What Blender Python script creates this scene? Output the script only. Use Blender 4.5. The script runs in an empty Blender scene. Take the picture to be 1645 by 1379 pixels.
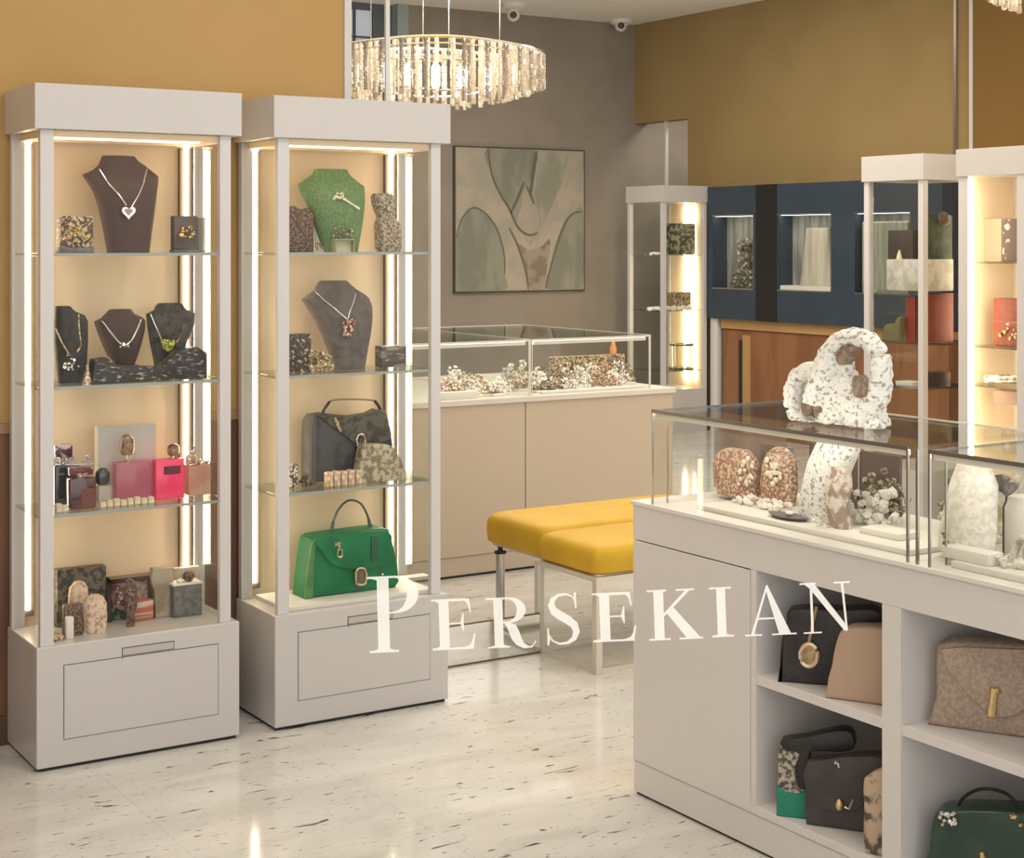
import bpy, bmesh, math, random
from mathutils import Vector, Matrix, noise
rnd = random.Random(7)
S0 = bpy.context.scene
COL = S0.collection
# ------------------------------------------------------------------ camera maths
F, HOR, PHI, CX, EYE = 2587.6, 389.6, 0.562, 822.5, 1.54
SP, CP = math.sin(PHI), math.cos(PHI)
def YP(px, py, Y):
    t = (px-CX)/F; d = Y/(CP-t*SP)
    return Vector((d*(SP+t*CP), Y, EYE-(py-HOR)*d/F))
def XP(px, py, X):
    t = (px-CX)/F; d = X/(SP+t*CP)
    return Vector((X, d*(CP-t*SP), EYE-(py-HOR)*d/F))
def ZP(px, py, Z):
    t = (px-CX)/F; d = (EYE-Z)*F/(py-HOR)
    return Vector((d*(SP+t*CP), d*(CP-t*SP), Z))
def rd(r, d, z):
    return Vector((r*CP+d*SP, -r*SP+d*CP, z))

# ------------------------------------------------------------------ materials
MATS = {}
def _new(name):
    m = bpy.data.materials.new(name); m.use_nodes = True
    m.node_tree.nodes.clear(); MATS[name] = m
    return m, m.node_tree.nodes, m.node_tree.links
def mat(name, col, rough=.5, metal=0, col2=None, scale=30, lo=.45, hi=.55, bump=0, bscale=None, coat=0, trans=0,
        stretch=None, spec=.5, detail=4, alpha=1, emis=None, sub=0):
    if name in MATS: return MATS[name]
    m, N, L = _new(name)
    out = N.new('ShaderNodeOutputMaterial'); b = N.new('ShaderNodeBsdfPrincipled')
    L.new(b.outputs[0], out.inputs[0])
    b.inputs['Base Color'].default_value = (*col, 1); b.inputs['Roughness'].default_value = rough
    b.inputs['Metallic'].default_value = metal; b.inputs['Coat Weight'].default_value = coat
    b.inputs['Coat Roughness'].default_value = .08
    b.inputs['Transmission Weight'].default_value = trans; b.inputs['Specular IOR Level'].default_value = spec
    b.inputs['Alpha'].default_value = alpha
    if emis:
        b.inputs['Emission Color'].default_value = (*emis[0], 1); b.inputs['Emission Strength'].default_value = emis[1]
    tc = N.new('ShaderNodeTexCoord'); src = tc.outputs['Object']
    if stretch:
        mp = N.new('ShaderNodeMapping'); mp.inputs['Scale'].default_value = stretch
        L.new(src, mp.inputs[0]); src = mp.outputs[0]
    if col2:
        n = N.new('ShaderNodeTexNoise'); n.inputs['Scale'].default_value = scale; n.inputs['Detail'].default_value = detail
        L.new(src, n.inputs['Vector'])
        r = N.new('ShaderNodeValToRGB'); r.color_ramp.elements[0].position = lo; r.color_ramp.elements[1].position = hi
        r.color_ramp.elements[0].color = (*col, 1); r.color_ramp.elements[1].color = (*col2, 1)
        L.new(n.outputs[0], r.inputs[0]); L.new(r.outputs[0], b.inputs['Base Color'])
    if bump:
        n2 = N.new('ShaderNodeTexNoise'); n2.inputs['Scale'].default_value = bscale or scale; n2.inputs['Detail'].default_value = 3
        L.new(src, n2.inputs['Vector'])
        bp = N.new('ShaderNodeBump'); bp.inputs['Strength'].default_value = bump; bp.inputs['Distance'].default_value = .004
        L.new(n2.outputs[0], bp.inputs['Height']); L.new(bp.outputs[0], b.inputs['Normal'])
    return m
def thin_glass(name, tint=(.97, .98, .97), f0=.045, rough=0.0, boost=1.0):
    m, N, L = _new(name)
    out = N.new('ShaderNodeOutputMaterial'); mx = N.new('ShaderNodeMixShader')
    tr = N.new('ShaderNodeBsdfTransparent'); tr.inputs[0].default_value = (*tint, 1)
    gl = N.new('ShaderNodeBsdfGlossy'); gl.inputs['Roughness'].default_value = rough
    lw = N.new('ShaderNodeLayerWeight'); lw.inputs['Blend'].default_value = .5
    pw = N.new('ShaderNodeMath'); pw.operation = 'POWER'; pw.inputs[1].default_value = 5
    L.new(lw.outputs['Facing'], pw.inputs[0])
    ml = N.new('ShaderNodeMath'); ml.operation = 'MULTIPLY_ADD'; ml.inputs[1].default_value = (1-f0)*boost; ml.inputs[2].default_value = f0; ml.use_clamp = True
    L.new(pw.outputs[0], ml.inputs[0]); L.new(ml.outputs[0], mx.inputs[0])
    L.new(tr.outputs[0], mx.inputs[1]); L.new(gl.outputs[0], mx.inputs[2]); L.new(mx.outputs[0], out.inputs[0])
    return m
def emit(name, col, s):
    m, N, L = _new(name)
    out = N.new('ShaderNodeOutputMaterial'); e = N.new('ShaderNodeEmission')
    e.inputs[0].default_value = (*col, 1); e.inputs[1].default_value = s
    L.new(e.outputs[0], out.inputs[0]); return m

WHITE = mat('white_lacquer', (.55, .525, .512), .32, coat=.25)
KWHITE = mat('white_lacquer_lightened', (.70, .672, .66), .3, coat=.25)  # same white lacquer, colour lightened to make up for weaker light on the counter
WHITE2 = mat('white_frame', (.60, .58, .575), .35)
CREAM = mat('cream_panel', (.86, .68, .46), .6)
DECK = mat('white_deck', (.74, .71, .67), .55)
TRAYW = mat('white_leatherette', (.75, .71, .65), .7, bump=.15, bscale=300)
DARK = mat('dark_gap', (.02, .017, .015), .7)
METAL = mat('brushed_metal', (.55, .53, .50), .28, 1)
CHROME = mat('chrome', (.8, .77, .72), .12, 1)
SILVER = mat('silver_jewel', (.85, .82, .78), .22, 1)
GOLD = mat('gold_jewel', (.83, .62, .30), .25, 1, bump=.4, bscale=400)
PALEGOLD = mat('pale_gold', (.80, .70, .52), .35, .8, col2=(.35, .25, .14), scale=120, bump=.6, bscale=150)
GLASS = thin_glass('clear_glass', boost=.8)
CABG = thin_glass('cabinet_glass', (.985, .985, .975), .007, boost=.5)
TOPG = thin_glass('top_glass', (.94, .96, .95), .03, boost=.55)
CASEG = thin_glass('showcase_glass', (.975, .98, .97), .014, boost=.6)
SHELFG = thin_glass('shelf_glass', (.90, .93, .92), .05)
WINDOWG = thin_glass('shopfront_glass', (.985, .99, .985), .0015, boost=.4)
MIRROR = mat('mirror_panel', (.74, .70, .64), .08, 1)
LED = emit('led_strip', (1, .80, .54), 42)
LEDW = emit('led_white', (1, .93, .82), 24)
LEDS = emit('led_small', (1, .86, .64), 8)
LAMP = emit('lamp_glow', (1, .92, .80), 3)
BULB = emit('bulb_glow', (1, .84, .62), 24)

# ------------------------------------------------------------------ mesh builder
ORG = {}
class MB:
    def __init__(s): s.b = bmesh.new()
    def _bev(s, geom, off, seg=2):
        if off > 0:
            es = list({e for e in geom if isinstance(e, bmesh.types.BMEdge)})
            bmesh.ops.bevel(s.b, geom=es, offset=off, segments=seg, profile=.5, affect='EDGES', clamp_overlap=True)
    def box(s, x0, y0, z0, x1, y1, z1, bev=0, seg=2, rot=None):
        x0, x1 = sorted((x0, x1)); y0, y1 = sorted((y0, y1)); z0, z1 = sorted((z0, z1))
        M = Matrix.Translation(((x0+x1)/2, (y0+y1)/2, (z0+z1)/2))
        if rot: M = M @ Matrix.Rotation(rot, 4, 'Z')
        M = M @ Matrix.Diagonal((x1-x0, y1-y0, z1-z0, 1))
        r = bmesh.ops.create_cube(s.b, size=1, matrix=M)
        if bev: s._bev([e for v in r['verts'] for e in v.link_edges], bev, seg)
        return s
    def prism(s, pts, vec, bev=0, seg=3):
        vs = [s.b.verts.new(p) for p in pts]
        f = s.b.faces.new(vs); r = bmesh.ops.extrude_face_region(s.b, geom=[f])
        nv = [g for g in r['geom'] if isinstance(g, bmesh.types.BMVert)]
        bmesh.ops.translate(s.b, verts=nv, vec=vec)
        if bev:
            fs = [g for g in r['geom'] if isinstance(g, bmesh.types.BMFace)] + [f]
            s._bev([e for q in fs for e in q.edges], bev, seg)
        return s
    def tube(s, pts, r, seg=8, close=False, flat=None):
        pts = [Vector(p) for p in pts]; n = len(pts); rings = []
        for i, p in enumerate(pts):
            a = pts[(i-1) % n] if (close or i) else p; c = pts[(i+1) % n] if (close or i < n-1) else p
            t = (c-a).normalized() if (c-a).length > 1e-9 else Vector((0, 0, 1))
            up = Vector((0, 0, 1)) if abs(t.z) < .95 else Vector((0, 1, 0))
            u = t.cross(up).normalized(); w = t.cross(u).normalized()
            rr = r[i] if isinstance(r, (list, tuple)) else r
            ra, rb = (rr, rr) if not flat else (rr*flat[0], rr*flat[1])
            rings.append([s.b.verts.new(p+u*math.cos(2*math.pi*k/seg)*ra+w*math.sin(2*math.pi*k/seg)*rb) for k in range(seg)])
        m = n if close else n-1
        for i in range(m):
            A, B = rings[i], rings[(i+1) % n]
            for k in range(seg): s.b.faces.new((A[k], A[(k+1) % seg], B[(k+1) % seg], B[k]))
        if not close:
            s.b.faces.new(rings[0][::-1]); s.b.faces.new(rings[-1])
        return s
    def loft(s, secs, seg=24, e=2.0, jitter=0):
        """secs: list of (cx, cy, z, half_x, half_y[, tilt axis ignored])"""
        rings = []
        for (cx, cy, z, hx, hy) in secs:
            ring = []
            for k in range(seg):
                a = 2*math.pi*k/seg; c, q = math.cos(a), math.sin(a)
                x = math.copysign(abs(c)**(2/e), c)*hx; y = math.copysign(abs(q)**(2/e), q)*hy
                p = Vector((cx+x, cy+y, z))
                if jitter: p += noise.noise_vector(p*45)*jitter
                ring.append(s.b.verts.new(p))
            rings.append(ring)
        for A, B in zip(rings, rings[1:]):
            for k in range(seg): s.b.faces.new((A[k], A[(k+1) % seg], B[(k+1) % seg], B[k]))
        s.b.faces.new(rings[0][::-1]); s.b.faces.new(rings[-1]); return s
    def ball(s, c, r, sub=1, sc=(1, 1, 1), jit=0):
        g = bmesh.ops.create_icosphere(s.b, subdivisions=sub, radius=r, matrix=Matrix.Translation(c) @ Matrix.Diagonal((*sc, 1)))
        if jit:
            for v in g['verts']: v.co += noise.noise_vector(v.co*60)*jit
        return s
    def cyl(s, a, b, r, seg=16): return s.tube([a, b], r, seg)
    def heap(s, x0, y0, z0, x1, y1, z1, n, r, seed=1, peak=True):
        q = random.Random(seed)
        for i in range(n):
            u, v = q.random(), q.random(); hz = 1-abs(2*u-1)**1.5*.7 if peak else 1
            w = q.random()*hz
            s.ball((x0+(x1-x0)*u, y0+(y1-y0)*v, z0+r*.7+max(0, (z1-z0-r*1.7))*w), r*q.uniform(.6, 1.15), 1, jit=r*.5)
        return s
    def build(s, name, m, parent=None, smooth=False, org=None):
        bmesh.ops.recalc_face_normals(s.b, faces=s.b.faces)
        o = Vector((0, 0, 0))
        if parent is not None: o = ORG[parent.name]
        elif org is not None: o = Vector(org)
        elif s.b.verts:
            vs = [v.co for v in s.b.verts]
            o = Vector((sum(v.x for v in vs)/len(vs), sum(v.y for v in vs)/len(vs), min(v.z for v in vs)))
        for v in s.b.verts: v.co -= o
        me = bpy.data.meshes.new(name); s.b.to_mesh(me); s.b.free(); me.materials.append(m)
        if smooth:
            for p in me.polygons: p.use_smooth = True
            try: me.set_sharp_from_angle(angle=math.radians(40))
            except Exception: pass
        ob = bpy.data.objects.new(name, me); COL.objects.link(ob)
        if parent is not None: ob.parent = parent
        else: ob.location = o
        ORG[ob.name] = o
        return ob
def tag(o, label=None, cat=None, group=None, kind=None):
    if label: o['label'] = label
    if cat: o['category'] = cat
    if group: o['group'] = group
    if kind: o['kind'] = kind
    return o
def thing(name, label, cat, loc, group=None):
    o = bpy.data.objects.new(name, None); o.empty_display_size = .05; COL.objects.link(o)
    o.location = loc; ORG[o.name] = Vector(loc)
    return tag(o, label, cat, group)
def struct(name, mb, m, **k): return tag(mb.build(name, m, org=(0, 0, 0)), kind='structure')
def copy_tree(o, parent=None):
    c = o.copy(); COL.objects.link(c); c.parent = parent
    for ch in [x for x in bpy.data.objects if x.parent == o]: copy_tree(ch, c)
    return c
def area(name, loc, size, power, col=(1, .9, .78), rot=(0, 0, 0), sy=None):
    l = bpy.data.lights.new(name, 'AREA'); l.energy = power; l.color = col; l.shape = 'RECTANGLE'
    l.size = size; l.size_y = sy or size
    o = bpy.data.objects.new(name, l); COL.objects.link(o); o.location = loc; o.rotation_euler = rot; return o

# ------------------------------------------------------------------ room constants
H = 3.485
YW = 5.012          # yellow wall plane (left)
YB = 11.6           # grey back wall
XR = 8.60           # ochre right wall
# floor
m, N, L = _new('marble_floor')
out = N.new('ShaderNodeOutputMaterial'); b = N.new('ShaderNodeBsdfPrincipled'); L.new(b.outputs[0], out.inputs[0])
b.inputs['Roughness'].default_value = .09; b.inputs['Specular IOR Level'].default_value = .33
tc = N.new('ShaderNodeTexCoord')
def nz(scale, st, det=4, dist=0):
    mp = N.new('ShaderNodeMapping'); mp.inputs['Scale'].default_value = st; mp.inputs['Rotation'].default_value = (0, 0, -.06)
    L.new(tc.outputs['Object'], mp.inputs[0])
    n = N.new('ShaderNodeTexNoise'); n.inputs['Scale'].default_value = scale; n.inputs['Detail'].default_value = det
    n.inputs['Distortion'].default_value = dist; L.new(mp.outputs[0], n.inputs['Vector']); return n
def ramp(n, a, ca, c, cb):
    r = N.new('ShaderNodeValToRGB'); r.color_ramp.elements[0].position = a; r.color_ramp.elements[0].color = (*ca, 1)
    r.color_ramp.elements[1].position = c; r.color_ramp.elements[1].color = (*cb, 1); L.new(n.outputs[0], r.inputs[0]); return r
base = ramp(nz(2.5, (1, 3, 1), 6, .5), .35, (.60, .588, .56), .65, (.71, .70, .68))
def mul(a, bb):
    x = N.new('ShaderNodeMix'); x.data_type = 'RGBA'; x.blend_type = 'MULTIPLY'; x.inputs[0].default_value = 1
    L.new(a.outputs[0] if a.bl_idname != 'ShaderNodeMix' else a.outputs[2], x.inputs[6]); L.new(bb.outputs[0], x.inputs[7]); return x
fl = ramp(nz(10, (1, 4.4, 1), 2, .9), .285, (.16, .14, .12), .325, (1, 1, 1))
fl2 = ramp(nz(24, (1, 4.5, 1), 2, .6), .275, (.32, .29, .26), .32, (1, 1, 1))
fine = ramp(nz(70, (1, 5, 1), 3), .3, (.90, .885, .87), .6, (1, 1, 1))
mpb = N.new('ShaderNodeMapping'); mpb.inputs['Location'].default_value = (.304, .1, 0); L.new(tc.outputs['Object'], mpb.inputs[0])
brk = N.new('ShaderNodeTexBrick'); brk.offset = 0; brk.inputs['Scale'].default_value = 1; brk.inputs['Mortar Size'].default_value = .0016
brk.inputs['Brick Width'].default_value = .593; brk.inputs['Row Height'].default_value = 1.9
brk.inputs['Color1'].default_value = (1, 1, 1, 1); brk.inputs['Color2'].default_value = (.99, .99, .99, 1); brk.inputs['Mortar'].default_value = (.86, .85, .83, 1)
L.new(mpb.outputs[0], brk.inputs['Vector'])
base = mul(base, brk)
c = mul(mul(mul(base, fl), fl2), fine); L.new(c.outputs[2], b.inputs['Base Color'])
FLOOR = m
GREY = mat('grey_plaster', (.255, .22, .18), .9, col2=(.275, .24, .20), scale=3)
YEL = mat('yellow_plaster', (.455, .285, .105), .85, col2=(.475, .30, .115), scale=2)
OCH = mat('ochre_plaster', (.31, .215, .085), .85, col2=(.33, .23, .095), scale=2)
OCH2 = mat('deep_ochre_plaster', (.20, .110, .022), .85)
TEAL = mat('teal_plaster', (.42, .45, .42), .85)
SLATE = mat('slate_plaster', (.10, .12, .14), .8)
CEIL = mat('ceiling_paint', (.88, .85, .79), .9)
WOOD = mat('brown_wood_panel', (.13, .055, .03), .45, col2=(.17, .075, .04), scale=6, stretch=(1, 1, .15))
WOOD2 = mat('orange_wood_panel', (.22, .092, .038), .4, col2=(.28, .125, .052), scale=7, stretch=(1, 1, .15))
TANW = mat('tan_wood_trim', (.45, .27, .10), .45)

struct('floor', MB().box(-4, -2.5, -.1, 10.2, 13.2, 0), FLOOR)
struct('ceiling', MB().box(-4, .2, H, 10.2, 13.2, H+.12), CEIL)
struct('wall_left', MB().box(-4, YW, .985, 2.471, YW+.14, H), YEL)
struct('wall_left_wainscot', MB().box(-4, YW-.004, 0, 2.471, YW+.14, .955), WOOD)
struct('trim_1', MB().box(-4, YW-.016, .955, 2.471, YW, .985), mat('trim_wood', (.30, .18, .09), .5))
struct('baseboard_left', MB().box(-4, YW-.015, 0, 2.471, YW-.004, .09), mat('baseboard_wood', (.09, .045, .025), .5))
struct('wall_back', MB().box(6.297, YB, 0, 10.2, YB+.14, H), GREY)
struct('wall_back_left', MB().box(2.2, YB+.10, 0, 6.1, YB+.2, 3.0).box(2.2, YB+.10, 3.43, 6.1, YB+.2, H).box(2.2, YB+.1, 3.0, 5.79, YB+.2, 3.43).box(6.03, YB+.1, 3.0, 6.1, YB+.2, 3.43).box(6.1, YB+.1, 0, 6.21, YB+.2, H), SLATE)
struct('trim_2', MB().box(6.20, YB-.01, 0, 6.297, YB+.16, H), mat('teal_trim', (.30, .36, .36), .6))
w = MB().box(5.79, YB+.14, 3.0, 6.03, YB+.15, 3.43)
tag(w.build('window_1', mat('window_daylight', (.3, .3, .3), .5, emis=((.78, .84, .92), .42)), org=(0, 0, 0)), kind='structure')
struct('trim_3', MB().box(5.86, YB+.10, 3.0, 5.875, YB+.13, 3.43).box(5.79, YB+.10, 3.2, 6.03, YB+.13, 3.215).box(5.79, YB+.10, 3.0, 6.03, YB+.13, 3.02), SLATE)
# right ochre wall with an opening at its far end
yo = XP(1105, 190, XR).y; zo = XP(1105, 190, XR).z
yn = XP(1577, 100, XR).y
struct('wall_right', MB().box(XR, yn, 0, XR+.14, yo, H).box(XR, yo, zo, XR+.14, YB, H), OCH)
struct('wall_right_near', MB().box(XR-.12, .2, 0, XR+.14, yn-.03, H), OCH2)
struct('trim_4', MB().box(XR-.125, yn-.03, 0, XR+.0, yn, H), WHITE2)
yq = XP(1537, 100, XR).y
struct('trim_5', MB().box(XR-.02, yq-.012, 0, XR, yq+.012, H), METAL)
struct('wall_passage', MB().box(XR+.9, 10, 0, XR+1.0, YB, H), TEAL)
yv = XP(1065, 200, XR).y
struct('trim_6', MB().box(XR+.02, yv-.012, 0, XR+.05, yv+.012, zo), WHITE2)
# end frame of the yellow wall and the free post beside it
struct('trim_7', MB().box(2.471, YW-.005, 0, 2.498, YW+.15, H), WHITE2)
struct('trim_8', MB().box(2.634, YW, 0, 2.650, YW+.012, H), mat('post_metal', (.62, .59, .55), .3, .3))
struct('wall_side', MB().box(-4, .3, 0, -3.9, YW, H), YEL)
struct('wall_inner', MB().box(2.34, YW+.14, 0, 2.47, YB+.2, H), GREY)
struct('wall_passage_end', MB().box(XR+.14, 9.9, 0, XR+.9, 10, H), TEAL)

# shop front: glazing with the shop's name, through which the view is taken
PA = 10.0*math.pi/180; D0 = 2.30
def PN(px, py, off=0):
    t = (px-CX)/F; d = (D0-off/math.cos(PA))/(1-t*math.tan(PA)); return rd(t*d, d, EYE-(py-HOR)*d/F)
def pane_pt(s, z, off=0): # s metres along pane
    return rd(s*math.cos(PA)+off*math.sin(PA), D0+s*math.sin(PA)-off*math.cos(PA), z)
def pane_box(mb, s0, s1, z0, z1, o0, o1):
    mb.prism([pane_pt(s0, z0, o0), pane_pt(s1, z0, o0), pane_pt(s1, z1, o0), pane_pt(s0, z1, o0)], pane_pt(0, 0, o1)-pane_pt(0, 0, o0)); return mb
struct('window_2', pane_box(MB(), -2.2, 1.9, .1, 2.95, -.005, .005), WINDOWG)
fr = MB()
for a in ((-2.28, 1.98, 0, .1), (-2.28, 1.98, 2.95, 3.03), (-2.28, -2.2, .1, 2.95), (1.9, 1.98, .1, 2.95)): pane_box(fr, *a, -.04, .04)
struct('trim_9', fr, METAL)

# ---- lettering
VINYL, N_, L_ = None, None, None
m, N, L = _new('white_vinyl')
out = N.new('ShaderNodeOutputMaterial'); mx = N.new('ShaderNodeMixShader'); mx.inputs[0].default_value = .79
tr = N.new('ShaderNodeBsdfTransparent'); ad = N.new('ShaderNodeMixShader'); ad.inputs[0].default_value = .06
df = N.new('ShaderNodeBsdfDiffuse'); df.inputs[0].default_value = (.97, .97, .91, 1)
tl = N.new('ShaderNodeBsdfTranslucent'); tl.inputs[0].default_value = (.84, .84, .78, 1)
L.new(df.outputs[0], ad.inputs[1]); L.new(tl.outputs[0], ad.inputs[2]); L.new(tr.outputs[0], mx.inputs[1]); L.new(ad.outputs[0], mx.inputs[2]); L.new(mx.outputs[0], out.inputs[0])
VINYL = m
def arc(cx, cy, rx, ry, a0, a1, n=18):
    return [(cx+rx*math.cos(math.radians(a0+(a1-a0)*i/n)), cy+ry*math.sin(math.radians(a0+(a1-a0)*i/n))) for i in range(n+1)]
def strip(outer, inner): return [[outer[i], outer[i+1], inner[i+1], inner[i]] for i in range(len(outer)-1)]
def R4(x0, y0, x1, y1): return [(x0, y0), (x1, y0), (x1, y1), (x0, y1)]
h_ = .028
def polysP():
    P = [R4(.19, h_, .42, 1-h_), R4(.02, 0, .59, h_), R4(0, 1-h_, .55, 1)]
    P += [[(.10, h_), (.19, h_), (.19, .05)], [(.42, h_), (.51, h_), (.42, .05)], [(.08, 1-h_), (.19, .95), (.19, 1-h_)]]
    P += strip(arc(.55, .755, .45, .245, 90, -90), arc(.50, .755, .27, .222, 90, -90)) + [R4(.42, .51, .55, .533), R4(.42, 1-h_, .5, 1-h_-.001)]
    return P
def polysE():
    P = [R4(.17, .04, .40, .965), R4(0, 0, .95, .04), R4(0, .965, .88, 1), R4(.40, .50, .66, .53)]
    P += [[(.08, .04), (.17, .04), (.17, .07)], [(.08, .965), (.17, .93), (.17, .965)]]
    P += [[(.66, .53), (.66, .50), (.72, .36), (.74, .36), (.74, .72), (.72, .72)]]
    P += [[(.72, .965), (.88, .965), (.915, .72), (.885, .72), (.85, .86), (.80, .93)]]
    P += [[(.72, .04), (.95, .04), (1.0, .31), (.965, .31), (.92, .16), (.86, .08)]]
    P += [[(.40, .965), (.40, .95), (.72, .95), (.72, .965)]]
    return P
def polysR():
    P = [R4(.14, h_, .33, 1-h_), R4(.0, 0, .46, h_), R4(-.02, .965, .45, 1)]
    P += [[(.06, h_), (.14, h_), (.14, .06)], [(.33, h_), (.41, h_), (.33, .06)]]
    P += strip(arc(.45, .745, .37, .255, 90, -90), arc(.42, .745, .21, .225, 90, -90)) + [R4(.33, .49, .45, .52)]
    ax = [(.47, .50), (.60, .44), (.66, .33), (.70, .20), (.76, .08), (.86, .01), (.95, .03), (1.0, .12)]
    bx = [(.40, .49), (.44, .42), (.48, .30), (.52, .15), (.58, .03), (.72, -.02), (.92, -.02), (1.02, .10)]
    bx = [(.36, .49), (.40, .42), (.45, .30), (.50, .16), (.60, .04), (.76, -.03), (.93, -.015), (1.02, .10)]
    P += strip(ax, bx); return P
def polysI():
    return [R4(.30, .035, .68, .965), R4(.05, 0, 1, .035), R4(0, .965, .93, 1), [(.16, .035), (.30, .035), (.30, .06)], [(.68, .035), (.82, .035), (.68, .06)]]
def polysK():
    P = [R4(.12, .035, .30, .965), R4(.02, 0, .41, .035), R4(0, .965, .36, 1), R4(.53, .965, .87, 1), R4(.57, 0, 1, .035)]
    P += [[(.30, .53), (.30, .47), (.36, .52), (.78, .965), (.70, .965)], [(.36, .52), (.57, .71-.03), (.95, .035), (.72, .035)][:1]+[(.48, .64), (.95, .035), (.70, .035)]]
    return P
def polysA():
    P = [R4(0, 0, .33, .03), R4(.52, 0, 1, .03), [(.12, .03), (.17, .03), (.475, .90), (.455, 1)], [(.455, 1), (.475, .90), (.66, .03), (.90, .03), (.49, 1)]]
    P = [R4(0, 0, .33, .03), R4(.52, 0, 1, .03), [(.12, .03), (.175, .03), (.44, .86), (.43, .95)], [(.43, .95), (.44, .86), (.66, .03), (.89, .03), (.46, 1.0)], R4(.27, .315, .58, .35)]
    return P
def polysN():
    return [R4(.05, 0, .41, .03), R4(0, .965, .32, 1), R4(.68, .965, 1, 1), [(.20, .03), (.25, .03), (.25, .83), (.20, .93)], [(.10, .965), (.30, .965), (.88, .17), (.88, .03), (.86, .03), (.20, .88)], [(.88, .03), (.93, .03), (.87, .965), (.82, .965), (.88, .17)]]
def polysS():
    ctr = [(.88, .72), (.86, .84), (.78, .93), (.60, .975), (.38, .96), (.22, .88), (.17, .77), (.24, .66), (.42, .57), (.64, .48), (.82, .38), (.88, .25), (.80, .12), (.62, .045), (.38, .03), (.18, .09), (.08, .20), (.045, .33)]
    wd = [.010, .015, .02, .028, .045, .075, .10, .115, .125, .125, .115, .10, .075, .045, .03, .022, .018, .012]
    A, B = [], []
    for i, (x, y) in enumerate(ctr):
        p = ctr[max(0, i-1)]; q = ctr[min(len(ctr)-1, i+1)]; dx, dy = q[0]-p[0], (q[1]-p[1])*1.5; l = math.hypot(dx, dy)
        nx, ny = -dy/l, dx/l; A.append((x+nx*wd[i], y+ny*wd[i]*.66)); B.append((x-nx*wd[i], y-ny*wd[i]*.66))
    return strip(A, B) + [[(.84, 1), (.90, 1), (.91, .70), (.86, .70), (.83, .90)], [(.02, .01), (.07, .01), (.10, .12), (.07, .34), (.03, .34)]]
LET = [('P', 590.8, 673, 925.5, 1048), ('E', 693.7, 763.3, 962.4, 1044), ('R', 783, 859, 959.8, 1040.5), ('S', 877, 932, 953, 1037),
       ('E', 951.8, 1021.5, 952.3, 1031), ('K', 1040.2, 1128, 947, 1028), ('I', 1140.5, 1178, 943.7, 1023.7), ('A', 1195.4, 1278.3, 939, 1021), ('N', 1285.8, 1366.5, 935.7, 1017.3)]
sg = thing('window_lettering', 'white serif capital letters of the shop name on the shopfront glass', 'lettering', PN(975, 1035))
for ch, x0, x1, yt, yb in LET:
    mb = MB()
    for pl in {'P': polysP, 'E': polysE, 'R': polysR, 'S': polysS, 'K': polysK, 'I': polysI, 'A': polysA, 'N': polysN}[ch]():
        pts = [PN(x0+(x1-x0)*u+(.5-v)*3, yb-(yb-yt)*v-(x1-x0)*.044*(u-.5), .0065) for u, v in pl]
        try: mb.b.faces.new([mb.b.verts.new(p) for p in pts])
        except Exception: pass
    mb.build('letter', VINYL, sg)

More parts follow.
